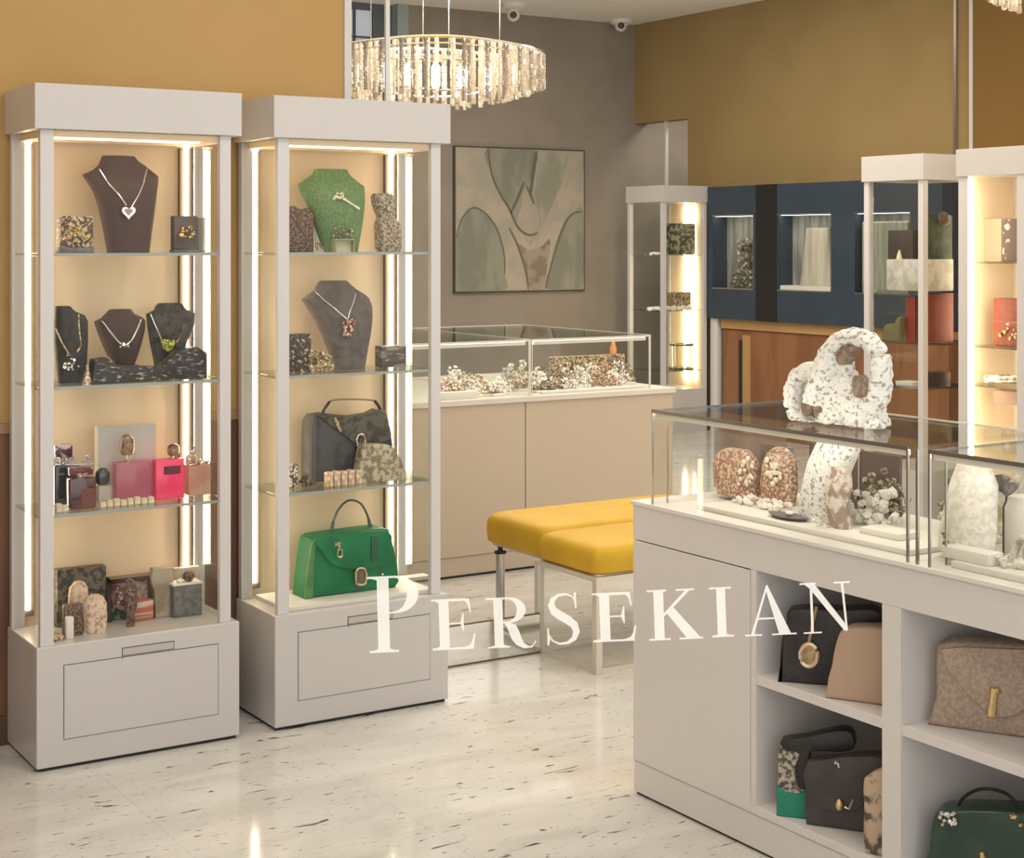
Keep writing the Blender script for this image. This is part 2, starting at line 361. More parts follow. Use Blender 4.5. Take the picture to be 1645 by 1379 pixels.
# ------------------------------------------------------------------ tall display cabinets
CY = 4.683; DEP = .316; CW = .628; ZB, ZF, ZT = .363, 1.870, 2.003
SHZ = (1.508, 1.116, .742)
def tall_cabinet(x0, label):
    y0 = CY; y1 = CY+DEP; x1 = x0+CW
    t = thing('display_cabinet', label, 'cabinet', (x0+CW/2, y0+DEP/2, 0), 'tall glazed cabinets against the yellow wall')
    MB().box(x0+.008, y0+.01, 0, x1-.008, y1, .01).build('plinth', DARK, t)
    base = MB().box(x0, y0, .01, x1, y1, ZB, .003).build('base', WHITE, t)
    # drawer front outlined by a thin dark gap
    a = YP(103, 1200, y0).x-1.3214+x0; bb = YP(350, 1157, y0).x-1.3214+x0; z0_, z1_ = .087, .302
    MB().box(a-.0018, y0-.0006, z0_-.0018, bb+.0018, y0+.01, z1_+.0018).build('drawer_gap', DARK, t)
    dr = MB().box(a, y0-.0016, z0_, bb, y0+.01, z1_).build('drawer', WHITE, t)
    hx0 = x0+.255; hx1 = x0+.415
    MB().box(hx0-.0015, y0-.0012, z1_+.0035, hx1+.0015, y0+.01, z1_+.029).box(hx0-.001, y0-.0019, z1_-.006, hx0+.001, y0, z1_+.006).build('pull_recess', mat('pull_shadow_gap', (.10, .09, .08), .6), dr)
    MB().box(hx0+.001, y0-.0022, z1_+.006, hx1-.001, y0+.01, z1_+.0265).build('pull', mat('pull_metal', (.52, .48, .45), .35, .3), dr)
    p = .036
    for (px0, py0) in ((x0+.012, y0+.006), (x1-.062, y0+.006), (x0+.004, y1-p), (x1-p-.004, y1-p)):
        MB().box(px0, py0, ZB, px0+(p+.004 if px0 < x0+.3 else p), py0+p*.6 if py0 < y0+.1 else py0+p*.7, ZF, .0015).build('post', WHITE2, t)
    MB().box(x0-.008, y0-.010, ZF, x1+.004, y1+.003, ZT, .002).build('fascia', WHITE, t)
    MB().box(x0+.01, y1-.012, ZB, x1-.01, y1, ZF).build('back_panel', CREAM, t)
    MB().box(x0+.03, y0+.02, ZF-.02, x1-.03, y1-.03, ZF-.001).build('soffit', CREAM, t)
    MB().box(x0+.06, y0+.03, ZF-.026, x1-.12, y0+.042, ZF-.021).build('light_strip', LEDS, t)
    MB().box(x0+.006, y0+.03, ZB, x0+.011, y1-.03, ZF).build('side_glass', CABG, t)
    MB().box(x1-.034, y0+.03, ZB, x1-.029, y1-.012, ZF).build('side_glass', GLASS, t)
    MB().box(x0+.05, y0+.012, ZB+.002, x1-.062, y0+.017, ZF-.001).build('door_glass', CABG, t)
    for lx in (x0+.045, x1-.075):
        MB().box(lx-.012, y1-.030, ZB+.03, lx+.028, y1-.0121, ZF-.025).build('lamp_channel', mat('lamp_channel', (.12, .09, .06), .7), t)
        MB().box(lx+.002, y1-.037, ZB+.05, lx+.0145, y1-.0305, ZF-.03).build('light_tube', LED, t)
        MB().ball((lx+.008, y1-.036, ZF-.022), .012, 2).build('lamp_holder', LEDS, t)
    for z in SHZ:
        sh = MB().box(x0+.012, y0+.02, z-.008, x1-.034, y1-.042, z, .001).build('shelf', SHELFG, t)
        for cx_ in (x0+.020, x1-.045): MB().box(cx_, y0+.03, z-.014, cx_+.012, y0+.05, z-.0085).build('shelf_clip', WHITE2, t)
        MB().box(x0+.052, y0+.0185, z-.0085, x1-.064, y0+.0199, z+.0004).build('shelf_edge', mat('shelf_edge_green', (.33, .36, .35), .25), t)
    return t
X1c, X2c = 1.3214, 2.0685
cab1 = tall_cabinet(X1c, 'tall white glazed cabinet at far left holding perfume bottles and dark necklace busts')
cab2 = tall_cabinet(X2c, 'tall white glazed cabinet holding the green handbag and green bust')

# ---- pixel-bounded item helpers for cabinet shelves (plane Y)
def lofted(name, rows, Yc, m, parent=None, e=2.3, zmin=None, jitter=0, seg=28, dscale=1.0):
    """rows: (py, px0, px1, half depth)"""
    secs = []
    for py, a, b_, hd in rows:
        p, q = YP(a, py, Yc), YP(b_, py, Yc); secs.append([(p.x+q.x)/2, Yc, (p.z+q.z)/2, abs(q.x-p.x)/2*.97, hd*dscale])
    if zmin is not None: 
        d = zmin-secs[0][2]; n = len(secs)
        for i, s_ in enumerate(secs): s_[2] += d*(1-i/(n-1))
    return MB().loft([tuple(s_) for s_ in secs], seg, e, jitter).build(name, m, parent, smooth=True)
def front_y(rows, Yc, px, py, e=2.3, r=.0):
    rr = sorted(rows, key=lambda q: q[0])
    for A, B in zip(rr, rr[1:]):
        if A[0] <= py <= B[0]:
            f = (py-A[0])/max(1e-6, B[0]-A[0]); a = A[1]+(B[1]-A[1])*f; b_ = A[2]+(B[2]-A[2])*f; hd = A[3]+(B[3]-A[3])*f
            u = min(.98, abs((px-(a+b_)/2)/((b_-a)/2))); return Yc-hd*(1-u**e)**(1/e)-r
    return Yc-.03
def strand(name, rows, Yc, pts, r, m, parent):
    P = []
    dense = []
    for (a, b_), (c_, d_) in zip(pts, pts[1:]):
        for k in range(4): dense.append((a+(c_-a)*k/4, b_+(d_-b_)*k/4))
    dense.append(pts[-1])
    for px, py in dense: P.append(YP(px, py, front_y(rows, Yc, px, py, r=r*.8)))
    return MB().tube(P, r, 6).build(name, m, parent, smooth=True)
def ppY(name, pts, Y, depth, m, parent=None, bev=.004, zmin=None, smooth=True, seg=3):
    P = [YP(x, y, Y) for x, y in pts]
    if zmin is not None:
        lo = min(p.z for p in P)
        for p in P:
            if p.z < zmin or p.z < lo+.012: p.z = zmin
    return MB().prism(P, Vector((0, depth, 0)), bev, seg).build(name, m, parent, smooth=smooth)
def ppX(name, pts, X, depth, m, parent=None, bev=.004, zmin=None, smooth=True, seg=3, eps=.03):
    P = [XP(x, y, X) for x, y in pts]
    if zmin is not None:
        lo = min(p.z for p in P)
        for p in P:
            if p.z < zmin or p.z < lo+eps: p.z = zmin
    return MB().prism(P, Vector((depth, 0, 0)), bev, seg).build(name, m, parent, smooth=smooth)
def rect(x0, y0, x1, y1): return [(x0, y1), (x1, y1), (x1, y0), (x0, y0)]
def base_at(x, Y, z): 
    p = YP(x, 400, Y); return (p.x, Y, z)
def smooth_poly(pts, n=4, closed=True):
    out_ = []; N_ = len(pts)
    for i in range(N_ if closed else N_-1):
        p0, p1, p2, p3 = pts[(i-1) % N_] if (closed or i) else pts[0], pts[i], pts[(i+1) % N_], pts[(i+2) % N_] if (closed or i < N_-2) else pts[-1]
        for k in range(n):
            t = k/n
            out_.append(tuple(.5*((2*p1[j])+(-p0[j]+p2[j])*t+(2*p0[j]-5*p1[j]+4*p2[j]-p3[j])*t*t+(-p0[j]+3*p1[j]-3*p2[j]+p3[j])*t**3) for j in range(len(p1))))
    if not closed: out_.append(tuple(pts[-1]))
    return out_

BROWNV = mat('brown_velvet', (.080, .047, .040), .85, col2=(.10, .060, .052), scale=60, bump=.1, bscale=500)
GREYV = mat('grey_velvet', (.115, .095, .088), .85, col2=(.15, .13, .12), scale=40, bump=.1, bscale=500)
BLACKV = mat('black_velvet', (.022, .02, .02), .75, col2=(.05, .045, .04), scale=50)
GREENV = mat('green_plush', (.12, .21, .085), .9, col2=(.19, .30, .13), scale=160, detail=6, bump=1.0, bscale=220)
MOTT = mat('gold_brown_mottle', (.10, .055, .035), .5, col2=(.62, .50, .32), scale=110, lo=.46, hi=.58, bump=.8, bscale=120, detail=7)
MOTTB = mat('brown_mottle', (.07, .035, .025), .55, col2=(.28, .19, .13), scale=150, detail=7, lo=.45, hi=.65, bump=.8, bscale=90)
STONE = mat('white_speckled_stone', (.34, .30, .26), .75, col2=(.82, .80, .76), scale=85, lo=.36, hi=.46, bump=1.0, bscale=150, detail=9)
STONEB = mat('rosy_cracked_stone', (.36, .22, .14), .7, col2=(.70, .54, .42), scale=80, detail=8, lo=.35, hi=.55, bump=.8, bscale=50)
GREYST = mat('grey_slab', (.12, .12, .115), .6, col2=(.18, .18, .17), scale=50, detail=6)
BEIGEM = mat('beige_marble', (.42, .33, .25), .5, col2=(.62, .54, .44), scale=18)
def block(name, label, cat, x0, y0, x1, y1, Y, depth, z, m, group=None, bev=.003):
    p, q = YP(x0, y1, Y), YP(x1, y1, Y); ht = YP((x0+x1)/2, y0, Y).z
    o = MB().box(p.x, Y, z, q.x, Y+depth, ht, bev).build(name, m, smooth=True)
    return tag(o, label, cat, group)

# ================= cabinet 1, top shelf
z = SHZ[0]
rows = [(405, 172, 240, .045), (370, 166, 244, .05), (335, 158, 249, .055), (310, 150, 252, .056), (292, 138, 255, .05), (282, 130, 256, .036), (274, 148, 245, .036), (266, 157, 234, .034), (258, 161, 222, .034), (251, 164, 216, .034)]
def bust(rows, Yc, m, label, z, group=None):
    t = thing('necklace_bust', label, 'jewellery bust', (YP((rows[0][1]+rows[0][2])/2, 400, Yc).x, Yc, z), group)
    lofted('bust_form', rows, Yc, m, t, zmin=z); return t
bt = bust(rows, 4.85, BROWNV, 'large dark brown necklace bust with heart pendant on the top shelf', z)
nk = thing('heart_necklace', 'silver chain with heart pendant hanging on the large brown bust', 'necklace', YP(207, 340, 4.79))
strand('chain', rows, 4.85, [(160, 272), (175, 296), (190, 312), (203, 330)], .0024, SILVER, nk)
strand('chain', rows, 4.85, [(236, 272), (230, 296), (222, 315), (212, 332)], .0024, SILVER, nk)
def heart(cx, cy, r): 
    return [(cx+r*math.sin(a)**3*1.02, cy-r*(13*math.cos(a)-5*math.cos(2*a)-2*math.cos(3*a)-math.cos(4*a))/15) for a in [2*math.pi*i/24 for i in range(24)]]
ppY('pendant', heart(207, 341, 11), 4.782, .009, SILVER, nk, .0015)
ppY('pendant_stone', heart(207, 340, 6), 4.778, .006, mat('smoky_stone', (.35, .22, .18), .15, coat=1), nk, .001)
def frame_block(name, label, cat, x0, y0, x1, y1, Y, dep, z, m, mbase, hb=9):
    p, q = YP(x0, y1, Y), YP(x1, y1, Y); ht = YP((x0+x1)/2, y0, Y).z; zb = z+hb*4.85/F
    t = thing(name, label, cat, ((p.x+q.x)/2, Y+dep/2, z))
    MB().box(p.x, Y, zb, q.x, Y+dep, ht, .003).build('body', m, t, True)
    MB().box(p.x-.002, Y-.004, z, q.x+.002, Y+dep+.004, zb, .002).build('stand', mbase, t, True)
    return t, p, q, ht
t, p, q, ht = frame_block('display_block', 'square gold and brown patterned display block left of the brown bust', 'display block', 98, 347, 150, 404, 4.80, .05, z, MOTT, GREYST)
MB().heap(p.x+.004, 4.79, z+.03, q.x-.02, 4.802, ht-.015, 26, .006, 3).build('gold_beads', GOLD, t, True)
t, p, q, ht = frame_block('earring_card', 'dark brown earring card with gold ornament right of the brown bust', 'earring card', 280, 347, 318, 404, 4.80, .035, z, GREYV, GREYST, 5)
MB().heap(p.x+.014, 4.789, z+.045, q.x-.012, 4.799, ht-.02, 18, .006, 5).ball(YP(292, 378, 4.792), .010, 2).build('ornament', GOLD, t, True)
tag(MB().box(YP(319, 400, 4.82).x, 4.82, z, YP(330, 400, 4.82).x, 4.86, YP(325, 350, 4.82).z, .002).build('smoked_glass_block', mat('smoked_acrylic', (.28, .25, .23), .15, alpha=.7)), 'narrow smoked grey block beside the earring card on the top shelf', 'display block')

# ---- second shelf
z = SHZ[1]
trayY = 4.75
ty = ppY('necklace_tray', [(147, 609), (153, 578), (172, 575), (192, 588), (262, 590), (286, 564), (318, 558), (333, 567), (333, 602), (250, 606)], trayY, .055, mat('black_tray_painted_glints', (.025, .022, .02), .35, col2=(.42, .38, .34), scale=70, detail=7, lo=.56, hi=.66, bump=.8, bscale=80, stretch=(.6, 1, 2)), None, .003, z)  # pale flecks in the colour stand for glints on the black wrapping
tag(ty, 'long black wrapped display tray with painted-in white glints on the second shelf', 'display tray')
rowsL = [(612, 93, 131, .034), (585, 90, 139, .04), (545, 87, 141, .043), (515, 87, 141, .04), (506, 88, 136, .034), (500, 88, 120, .028), (492, 89, 112, .026)]
bust(rowsL, 4.84, BLACKV, 'black necklace bust at the left end of the second shelf', z)
n1 = thing('pearl_necklace', 'pale gold necklace on the leftmost black bust', 'necklace', YP(115, 570, 4.79))
strand('chain', rowsL, 4.84, [(126, 505), (127, 530), (130, 555), (124, 566)], .003, PALEGOLD, n1)
strand('chain', rowsL, 4.84, [(90, 528), (98, 548), (106, 562), (112, 572)], .0025, PALEGOLD, n1)
MB().heap(YP(106, 600, 4.78).x, 4.785, YP(112, 598, 4.78).z, YP(130, 600, 4.78).x, 4.80, YP(112, 562, 4.78).z, 18, .006, 9).build('pendant', SILVER, n1, True)
MR = [(588, 188, 216, .02), (572, 172, 222, .032), (552, 163, 228, .040), (532, 155, 233, .042), (517, 150, 234, .038), (512, 160, 230, .03), (505, 168, 216, .027), (497, 176, 210, .025)]
mrz = YP(200, 586, 4.86).z
bust(MR, 4.86, mat('brown_bust', (.055, .03, .022), .7, col2=(.075, .04, .03), scale=30), 'brown U-shaped necklace bust between the two black busts', mrz)
tag(MB().box(YP(180, 590, 4.83).x, 4.825, z, YP(224, 590, 4.83).x, 4.895, mrz-.0005, .003).build('riser_block', BLACKV), 'small black riser block under the brown U-shaped bust', 'riser')
n2 = thing('silver_necklace', 'silver V necklace on the brown U-shaped bust', 'necklace', YP(202, 556, 4.8))
strand('chain', MR, 4.86, [(164, 516), (178, 535), (190, 550), (201, 558), (212, 546), (220, 530), (226, 514)], .0032, SILVER, n2)
MB().heap(YP(194, 560, 4.8).x, 4.805, YP(200, 561, 4.8).z, YP(209, 560, 4.8).x, 4.815, YP(200, 548, 4.8).z, 7, .005, 2).build('pendant', SILVER, n2, True)
RR = [(606, 250, 288, .03), (580, 247, 292, .034), (552, 241, 300, .04), (522, 236, 312, .042), (504, 234, 313, .036), (498, 247, 300, .03), (491, 250, 294, .027), (487, 254, 290, .024)]
bust(RR, 4.88, mat('dark_grey_bust', (.05, .043, .038), .8, col2=(.09, .08, .07), scale=40), 'dark grey necklace bust at the right of the second shelf', z)
n3 = thing('bib_necklace', 'pale chain with lime green bib pendant on the dark grey bust', 'necklace', YP(270, 555, 4.83))
strand('chain', RR, 4.88, [(242, 505), (250, 525), (258, 543), (262, 552)], .0028, SILVER, n3)
strand('chain', RR, 4.88, [(304, 504), (296, 522), (290, 540), (284, 550)], .0018, SILVER, n3)
ppY('pendant', [(258, 545), (284, 547), (278, 560), (270, 566), (262, 560)], 4.822, .01, mat('lime_stones', (.10, .12, .01), .3, col2=(.60, .62, .10), scale=120, bump=.5), n3, .002)
g = lofted('perfume_flacon', [(615, 132, 147, .012), (605, 133, 146, .012), (600, 137, 144, .008), (590, 137, 143, .006), (586, 138, 142, .005)], 4.73, PALEGOLD, None, zmin=z)
tag(g, 'tiny gold flacon standing before the leftmost black bust', 'perfume bottle')

# ---- third shelf: perfumes
z = SHZ[2]
tag(block('white_card_box', 'large pale grey card box behind the pink perfume bottle', 'box', 157, 684, 251, 760, 4.90, .035, z, mat('pale_card', (.62, .58, .55), .7)), None)
def bottle(label, body, cap, Y, dep, mb_, mc, z, neck=True, lab=None, bev=.005, round_cap=False, mlab=None):
    x0, y0, x1, y1 = body; p, q = YP(x0, y1, Y), YP(x1, y1, Y); ht = YP((x0+x1)/2, y0, Y).z
    t = thing('perfume_bottle', label, 'perfume bottle', ((p.x+q.x)/2, Y+dep/2, z), 'perfume bottles on the third shelf')
    MB().box(p.x, Y, z, q.x, Y+dep, ht, bev, 3).build('body', mb_, t, True)
    a, c_ = YP(cap[0], cap[3], Y), YP(cap[2], cap[3], Y); zc = YP((cap[0]+cap[2])/2, cap[1], Y).z; zb_ = max(ht, a.z) + .0
    cxm = (a.x+c_.x)/2
    if neck and zb_ > ht-.001: MB().cyl((cxm, Y+dep/2, ht-.001), (cxm, Y+dep/2, zb_+.003), .009, 14).build('neck', PALEGOLD, t, True)
    hw = (c_.x-a.x)/2
    if round_cap: MB().loft([(cxm, Y+dep/2, zb_+(zc-zb_)*u, hw*r_, min(hw, dep*.45)*r_) for u, r_ in ((0, .7), (.15, .92), (.45, 1), (.75, .92), (.92, .62), (1, .3))], 20).build('cap', mc, t, True)
    else: MB().box(a.x, Y+dep*.15, zb_, c_.x, Y+dep*.85, zc, .003).build('cap', mc, t, True)
    if lab:
        l0, l1 = YP(lab[0], lab[1], Y), YP(lab[2], lab[3], Y)
        MB().box(l0.x, Y-.0012, l1.z, l1.x, Y, l0.z).build('label_patch', mlab or BLACKV, t)
    return t
PLUM = mat('plum_glass', (.055, .008, .018), .08, coat=1, col2=(.10, .018, .03), scale=12)
CRYS = mat('clear_crystal', (.85, .78, .72), .06, trans=.75, bump=.6, bscale=70)
NAVY = mat('navy_glass', (.02, .022, .035), .12, coat=1)
PINKG = mat('rose_glass', (.50, .13, .20), .08, coat=.6, alpha=.72)
HOTP = mat('hot_pink_glass', (.95, .055, .17), .12, coat=.6, alpha=.95)
SAND = mat('blush_box', (.52, .27, .20), .5, col2=(.62, .36, .27), scale=14)
CAPB = mat('tortoise_cap', (.11, .045, .02), .15, col2=(.30, .17, .08), scale=40, coat=1)
bottle('dark navy perfume bottle with red and silver cap at the left end', (88, 747, 130, 803), (90, 716, 118, 738), 4.86, .05, NAVY, mat('red_silver_cap', (.07, .005, .02), .2, col2=(.65, .55, .58), scale=26, lo=.5, hi=.56), z)
MBh = MB().heap(YP(92, 745, 4.85).x, 4.85, YP(92, 749, 4.85).z, YP(149, 745, 4.85).x, 4.87, YP(92, 738, 4.85).z+.006, 24, .0055, 4, False)
MBh.tube([YP(89, 747, 4.86), YP(120, 747, 4.86), YP(149, 746, 4.86)], .003, 6)
tag(MBh.build('crystal_bracelet', mat('blue_crystal', (.55, .55, .68), .15, .5), smooth=True), 'string of blue white crystals lying across the dark bottle tops', 'bracelet')
bottle('large plum red perfume bottle with crystal shoulders in front', (112, 768, 155, 817), (114, 752, 151, 766), 4.76, .05, PLUM, mat('plum_crystal', (.55, .40, .42), .1, col2=(.12, .02, .03), scale=30, lo=.45, hi=.5), z, lab=(131, 786, 152, 815), mlab=mat('brick_label', (.16, .045, .03), .5))
bottle('short clear bottle with big black round cap', (158, 781, 181, 800), (156, 753, 180, 781), 4.78, .04, CRYS, mat('black_gloss', (.012, .01, .015), .1, coat=1), z, round_cap=True)
bottle('wide rose pink perfume bottle with tall brown oval cap', (186, 742, 248, 797), (196, 699, 220, 733), 4.82, .045, PINKG, CAPB, z, round_cap=True)
bottle('hot pink perfume bottle with dark label and brown round cap', (250, 738, 297, 802), (273, 714, 292, 734), 4.80, .045, HOTP, CAPB, z, lab=(263, 750, 290, 761), round_cap=True, mlab=mat('wine_label', (.16, .02, .05), .4))
block('blush_box', 'blush pink box at the right end of the third shelf', 'box', 303, 748, 339, 800, 4.83, .05, z, SAND)
zt = YP(320, 748, 4.83).z
tag(MB().heap(YP(301, 748, 4.84).x, 4.835, zt, YP(337, 748, 4.84).x, 4.87, zt+.03, 26, .006, 8).heap(YP(303, 748, 4.84).x, 4.85, zt, YP(322, 748, 4.84).x, 4.865, zt+.075, 26, .006, 9).build('crystal_brooch', mat('champagne_crystal', (.72, .60, .50), .2, .6), smooth=True), 'champagne crystal brooch standing on the blush pink box', 'brooch')
for i in range(8):
    xa = 160+i*11; lb = ['leftmost', 'second', 'third', 'fourth', 'fifth', 'sixth', 'seventh', 'rightmost'][i]
    p = YP(xa, 800, 4.765); w_ = .0185
    tag(MB().box(p.x, 4.755, z, p.x+w_, 4.775, z+.017+.003*(i % 3), .003).build('cream_stone_cube', mat('cream_stone', (.66, .55, .38), .6, col2=(.76, .68, .52), scale=60, bump=.6)), f'{lb} cream stone cube of the row before the pink bottles', 'stone cube', 'cream stone cubes before the perfume bottles')
for i in range(2):
    p = YP(90+i*10, 810, 4.74)
    tag(MB().box(p.x, 4.735, z, p.x+.0175, 4.755, z+.026-.006*i, .003).build('cream_stone_cube', MATS['cream_stone']), ['taller cream stone cube at the far left end of the third shelf', 'shorter cream stone cube just left of the plum bottle'][i], 'stone cube', 'cream stone cubes at the left end')

# ---- cabinet 1 bottom
z = ZB
block('picture_box', 'dark olive picture box at the back left of the cabinet floor', 'picture box', 92, 913, 171, 1000, 4.90, .04, z, mat('olive_black', (.035, .035, .025), .6, col2=(.16, .13, .09), scale=70, detail=8, bump=.6))
lo = lofted('arched_stone', [(1008, 112, 141, .02), (985, 110, 142, .022), (960, 109, 143, .022), (943, 111, 141, .02), (936, 117, 136, .014), (934, 122, 131, .008)], 4.85, STONEB, None, 2.6, z, .002)
tag(lo, 'arched rosy stone ornament before the olive picture box', 'stone ornament')
lo = lofted('stone_bust', [(1012, 136, 171, .022), (990, 135, 172, .024), (968, 136, 171, .022), (958, 142, 166, .016), (955, 147, 160, .01)], 4.79, STONEB, None, 2.8, z, .002)
tag(lo, 'squat cracked rosy stone block in front at left', 'stone ornament')
block('amber_pedestal', 'brown amber pedestal left of the squat rosy stone', 'pedestal', 104, 972, 133, 1014, 4.77, .03, z, MOTTB)
block('white_ring_stand', 'small white ring stand at the front left corner', 'ring stand', 107, 992, 119, 1016, 4.735, .02, z, TRAYW)
t = thing('shadow_box', 'dark wine framed shadow box with sparkling stones', 'shadow box', (YP(212, 990, 4.88).x, 4.90, z))
a = YP(173, 1004, 4.88).x; b2 = YP(250, 1004, 4.88).x; zt = YP(212, 928, 4.88).z
MB().box(a, 4.88, z, a+.012, 4.93, zt).box(b2-.012, 4.88, z, b2, 4.93, zt).box(a, 4.88, zt-.014, b2, 4.93, zt).build('frame', mat('dark_wine', (.04, .008, .01), .3, coat=.5), t)
MB().box(a+.012, 4.92, z, b2-.012, 4.93, zt-.014).build('backing', STONEB, t)
MB().heap(a+.015, 4.895, z+.04, a+.075, 4.91, zt-.02, 40, .0065, 11, False).build('wine_stones', mat('wine_stone', (.22, .02, .05), .15, coat=1, col2=(.8, .6, .66), scale=50, lo=.55, hi=.6), t, True)
MB().heap(a+.015, 4.89, z, a+.07, 4.91, z+.045, 24, .008, 12, False).build('green_stones', mat('green_stone', (.02, .06, .025), .3), t, True)
lo = lofted('carved_pedestal', [(1008, 203, 217, .012), (985, 203, 216, .011), (978, 199, 220, .016), (950, 198, 221, .017), (935, 202, 217, .013), (930, 206, 212, .006)], 4.80, MOTTB, None, 2.2, z, .002)
tag(lo, 'dark carved mushroom-headed pedestal before the shadow box', 'pedestal')
block('coral_box', 'coral and cream box leaning inside the shadow box', 'box', 216, 965, 247, 1000, 4.845, .03, z, mat('coral_stripe', (.45, .13, .08), .5, col2=(.62, .48, .36), scale=14, lo=.48, hi=.52, stretch=(.2, .2, 3)))
ppY('marble_tablet', [(250, 1003), (248, 950), (243, 930), (246, 914), (278, 912), (281, 1000)], 4.86, .03, mat('olive_marble', (.27, .22, .15), .5, col2=(.42, .36, .27), scale=16), None, .004, z)
tag(bpy.data.objects['marble_tablet'], 'olive brown marble tablet left of the charcoal box', 'stone tablet')
block('pale_marble_block', 'pale marble block behind the charcoal box', 'stone block', 281, 912, 322, 960, 4.93, .025, z, BEIGEM)
block('charcoal_box', 'charcoal grey box at the right of the cabinet floor', 'box', 279, 941, 325, 1003, 4.83, .06, z, GREYST)
zt = YP(300, 941, 4.83).z
tag(MB().box(YP(279, 941, 4.83).x-.002, 4.828, zt, YP(325, 941, 4.83).x+.002, 4.892, zt+.008, .003).build('cream_lid_tray', TRAYW), 'flat cream tray on top of the charcoal box', 'tray')
tag(MB().ball((YP(303, 930, 4.85).x, 4.85, zt+.026), .019, 2, (1, 1, .95), .004).build('flower_brooch', MOTTB, smooth=True), 'dark round flower brooch on top of the charcoal box', 'brooch')
tag(MB().heap(YP(284, 941, 4.84).x, 4.84, zt+.008, YP(296, 941, 4.84).x, 4.86, zt+.022, 8, .006, 3).build('pearl_earrings', mat('pearl', (.85, .80, .72), .3), smooth=True), 'cluster of pearl earrings beside the dark flower brooch', 'earrings')
tag(MB().heap(YP(86, 1000, 4.74).x, 4.735, z, YP(106, 1000, 4.74).x, 4.80, z+.02, 14, .008, 5).build('stone_chips', STONEB, smooth=True), 'pile of rosy stone chips at the left post', 'stones', kind='stuff')

# ================= cabinet 2
z = SHZ[0]
g = ppY('brown_evening_bag', [(462, 403), (464, 335), (475, 331), (486, 338), (498, 334), (505, 345), (505, 403)], 4.84, .05, MOTTB, None, .006, z)
tag(g, 'small rough brown evening bag at the left of the top shelf', 'bag')
t = thing('ring_card', 'narrow cream ring card between the brown bag and the green bust', 'ring card', base_at(513, 4.86, z))
MB().box(YP(507, 400, 4.87).x, 4.87, z, YP(520, 400, 4.87).x, 4.885, YP(513, 372, 4.87).z, .002).build('card', TRAYW, t)
MB().heap(YP(508, 400, 4.86).x, 4.862, z, YP(519, 400, 4.86).x, 4.87, z+.05, 12, .005, 4).build('gold_beads', PALEGOLD, t, True)
GR = [(403, 522, 574, .035), (380, 512, 578, .042), (350, 501, 583, .048), (325, 491, 586, .05), (305, 479, 586, .044), (298, 476, 586, .034), (290, 487, 574, .034), (281, 501, 562, .033), (272, 506, 557, .032)]
bust(GR, 4.86, GREENV, 'green plush necklace bust on the top shelf', z)
MB_ = MB().heap(YP(538, 322, 4.8).x, 4.80, YP(540, 322, 4.8).z, YP(556, 322, 4.8).x, 4.812, YP(540, 306, 4.8).z, 16, .006, 6)
for k in range(12): MB_.ball(YP(552+k*2.2, 320+k*1.4, 4.806+.0011*k), .005, 1, jit=.001)
tag(MB_.build('pearl_brooch', mat('pearl_b', (.85, .78, .60), .3, .2), smooth=True), 'cream pearl brooch pinned on the green bust', 'brooch')
t = thing('ring_stool', 'small pale stool stand holding a pearl ring box before the green bust', 'ring stand', base_at(549, 4.77, z))
a, b2 = YP(536, 400, 4.77).x, YP(568, 400, 4.77).x; zt = YP(550, 384, 4.77).z
MB().box(a, 4.76, zt-.006, b2, 4.785, zt, .002).build('seat', mat('olive_stand', (.30, .28, .18), .6), t)
MB().box(a, 4.76, z, a+.005, 4.785, zt-.006).build('leg', MATS['olive_stand'], t); MB().box(b2-.005, 4.76, z, b2, 4.785, zt-.006).build('leg', MATS['olive_stand'], t)
MB().box(a+.005, 4.779, z, b2-.005, 4.784, zt-.006).build('panel', mat('sage_panel', (.55, .52, .38), .7), t)
tag(MB().heap(a+.002, 4.762, zt, b2-.006, 4.783, zt+.042, 34, .0062, 2, False).build('pearl_cluster_ring', mat('pearl_c', (.82, .76, .60), .35, .2, col2=(.2, .17, .1), scale=90, lo=.38, hi=.42), smooth=True), 'cluster of cream pearls on the small pale stool stand', 'ring')
lo = lofted('totem_figure', [(403, 607, 641, .03), (395, 604, 643, .033), (360, 603, 642, .033), (352, 606, 636, .028), (346, 606, 632, .024), (338, 602, 634, .028), (325, 598, 633, .03), (316, 597, 632, .028), (311, 600, 628, .024)], 4.88, mat('ash_brown_mottle', (.16, .11, .085), .6, col2=(.50, .43, .34), scale=120, detail=7, lo=.42, hi=.6, bump=.9, bscale=100), None, 3, z, .001)
tag(lo, 'ash brown carved totem figure right of the green bust', 'figurine')
for (cx_, cy_, r_) in ((622, 333, .014), (624, 350, .008), (625, 380, .014)):
    o = MB().ball(YP(cx_, cy_, 4.852), r_, 2, (1, .35, 1), .002).build('pearl_boss', MATS['pearl_c'], smooth=True)
    M = o.matrix_world.copy(); tot = lo
    for v in o.data.vertices: v.co += ORG[o.name]-ORG[tot.name]
    o.location = (0, 0, 0); o.parent = tot

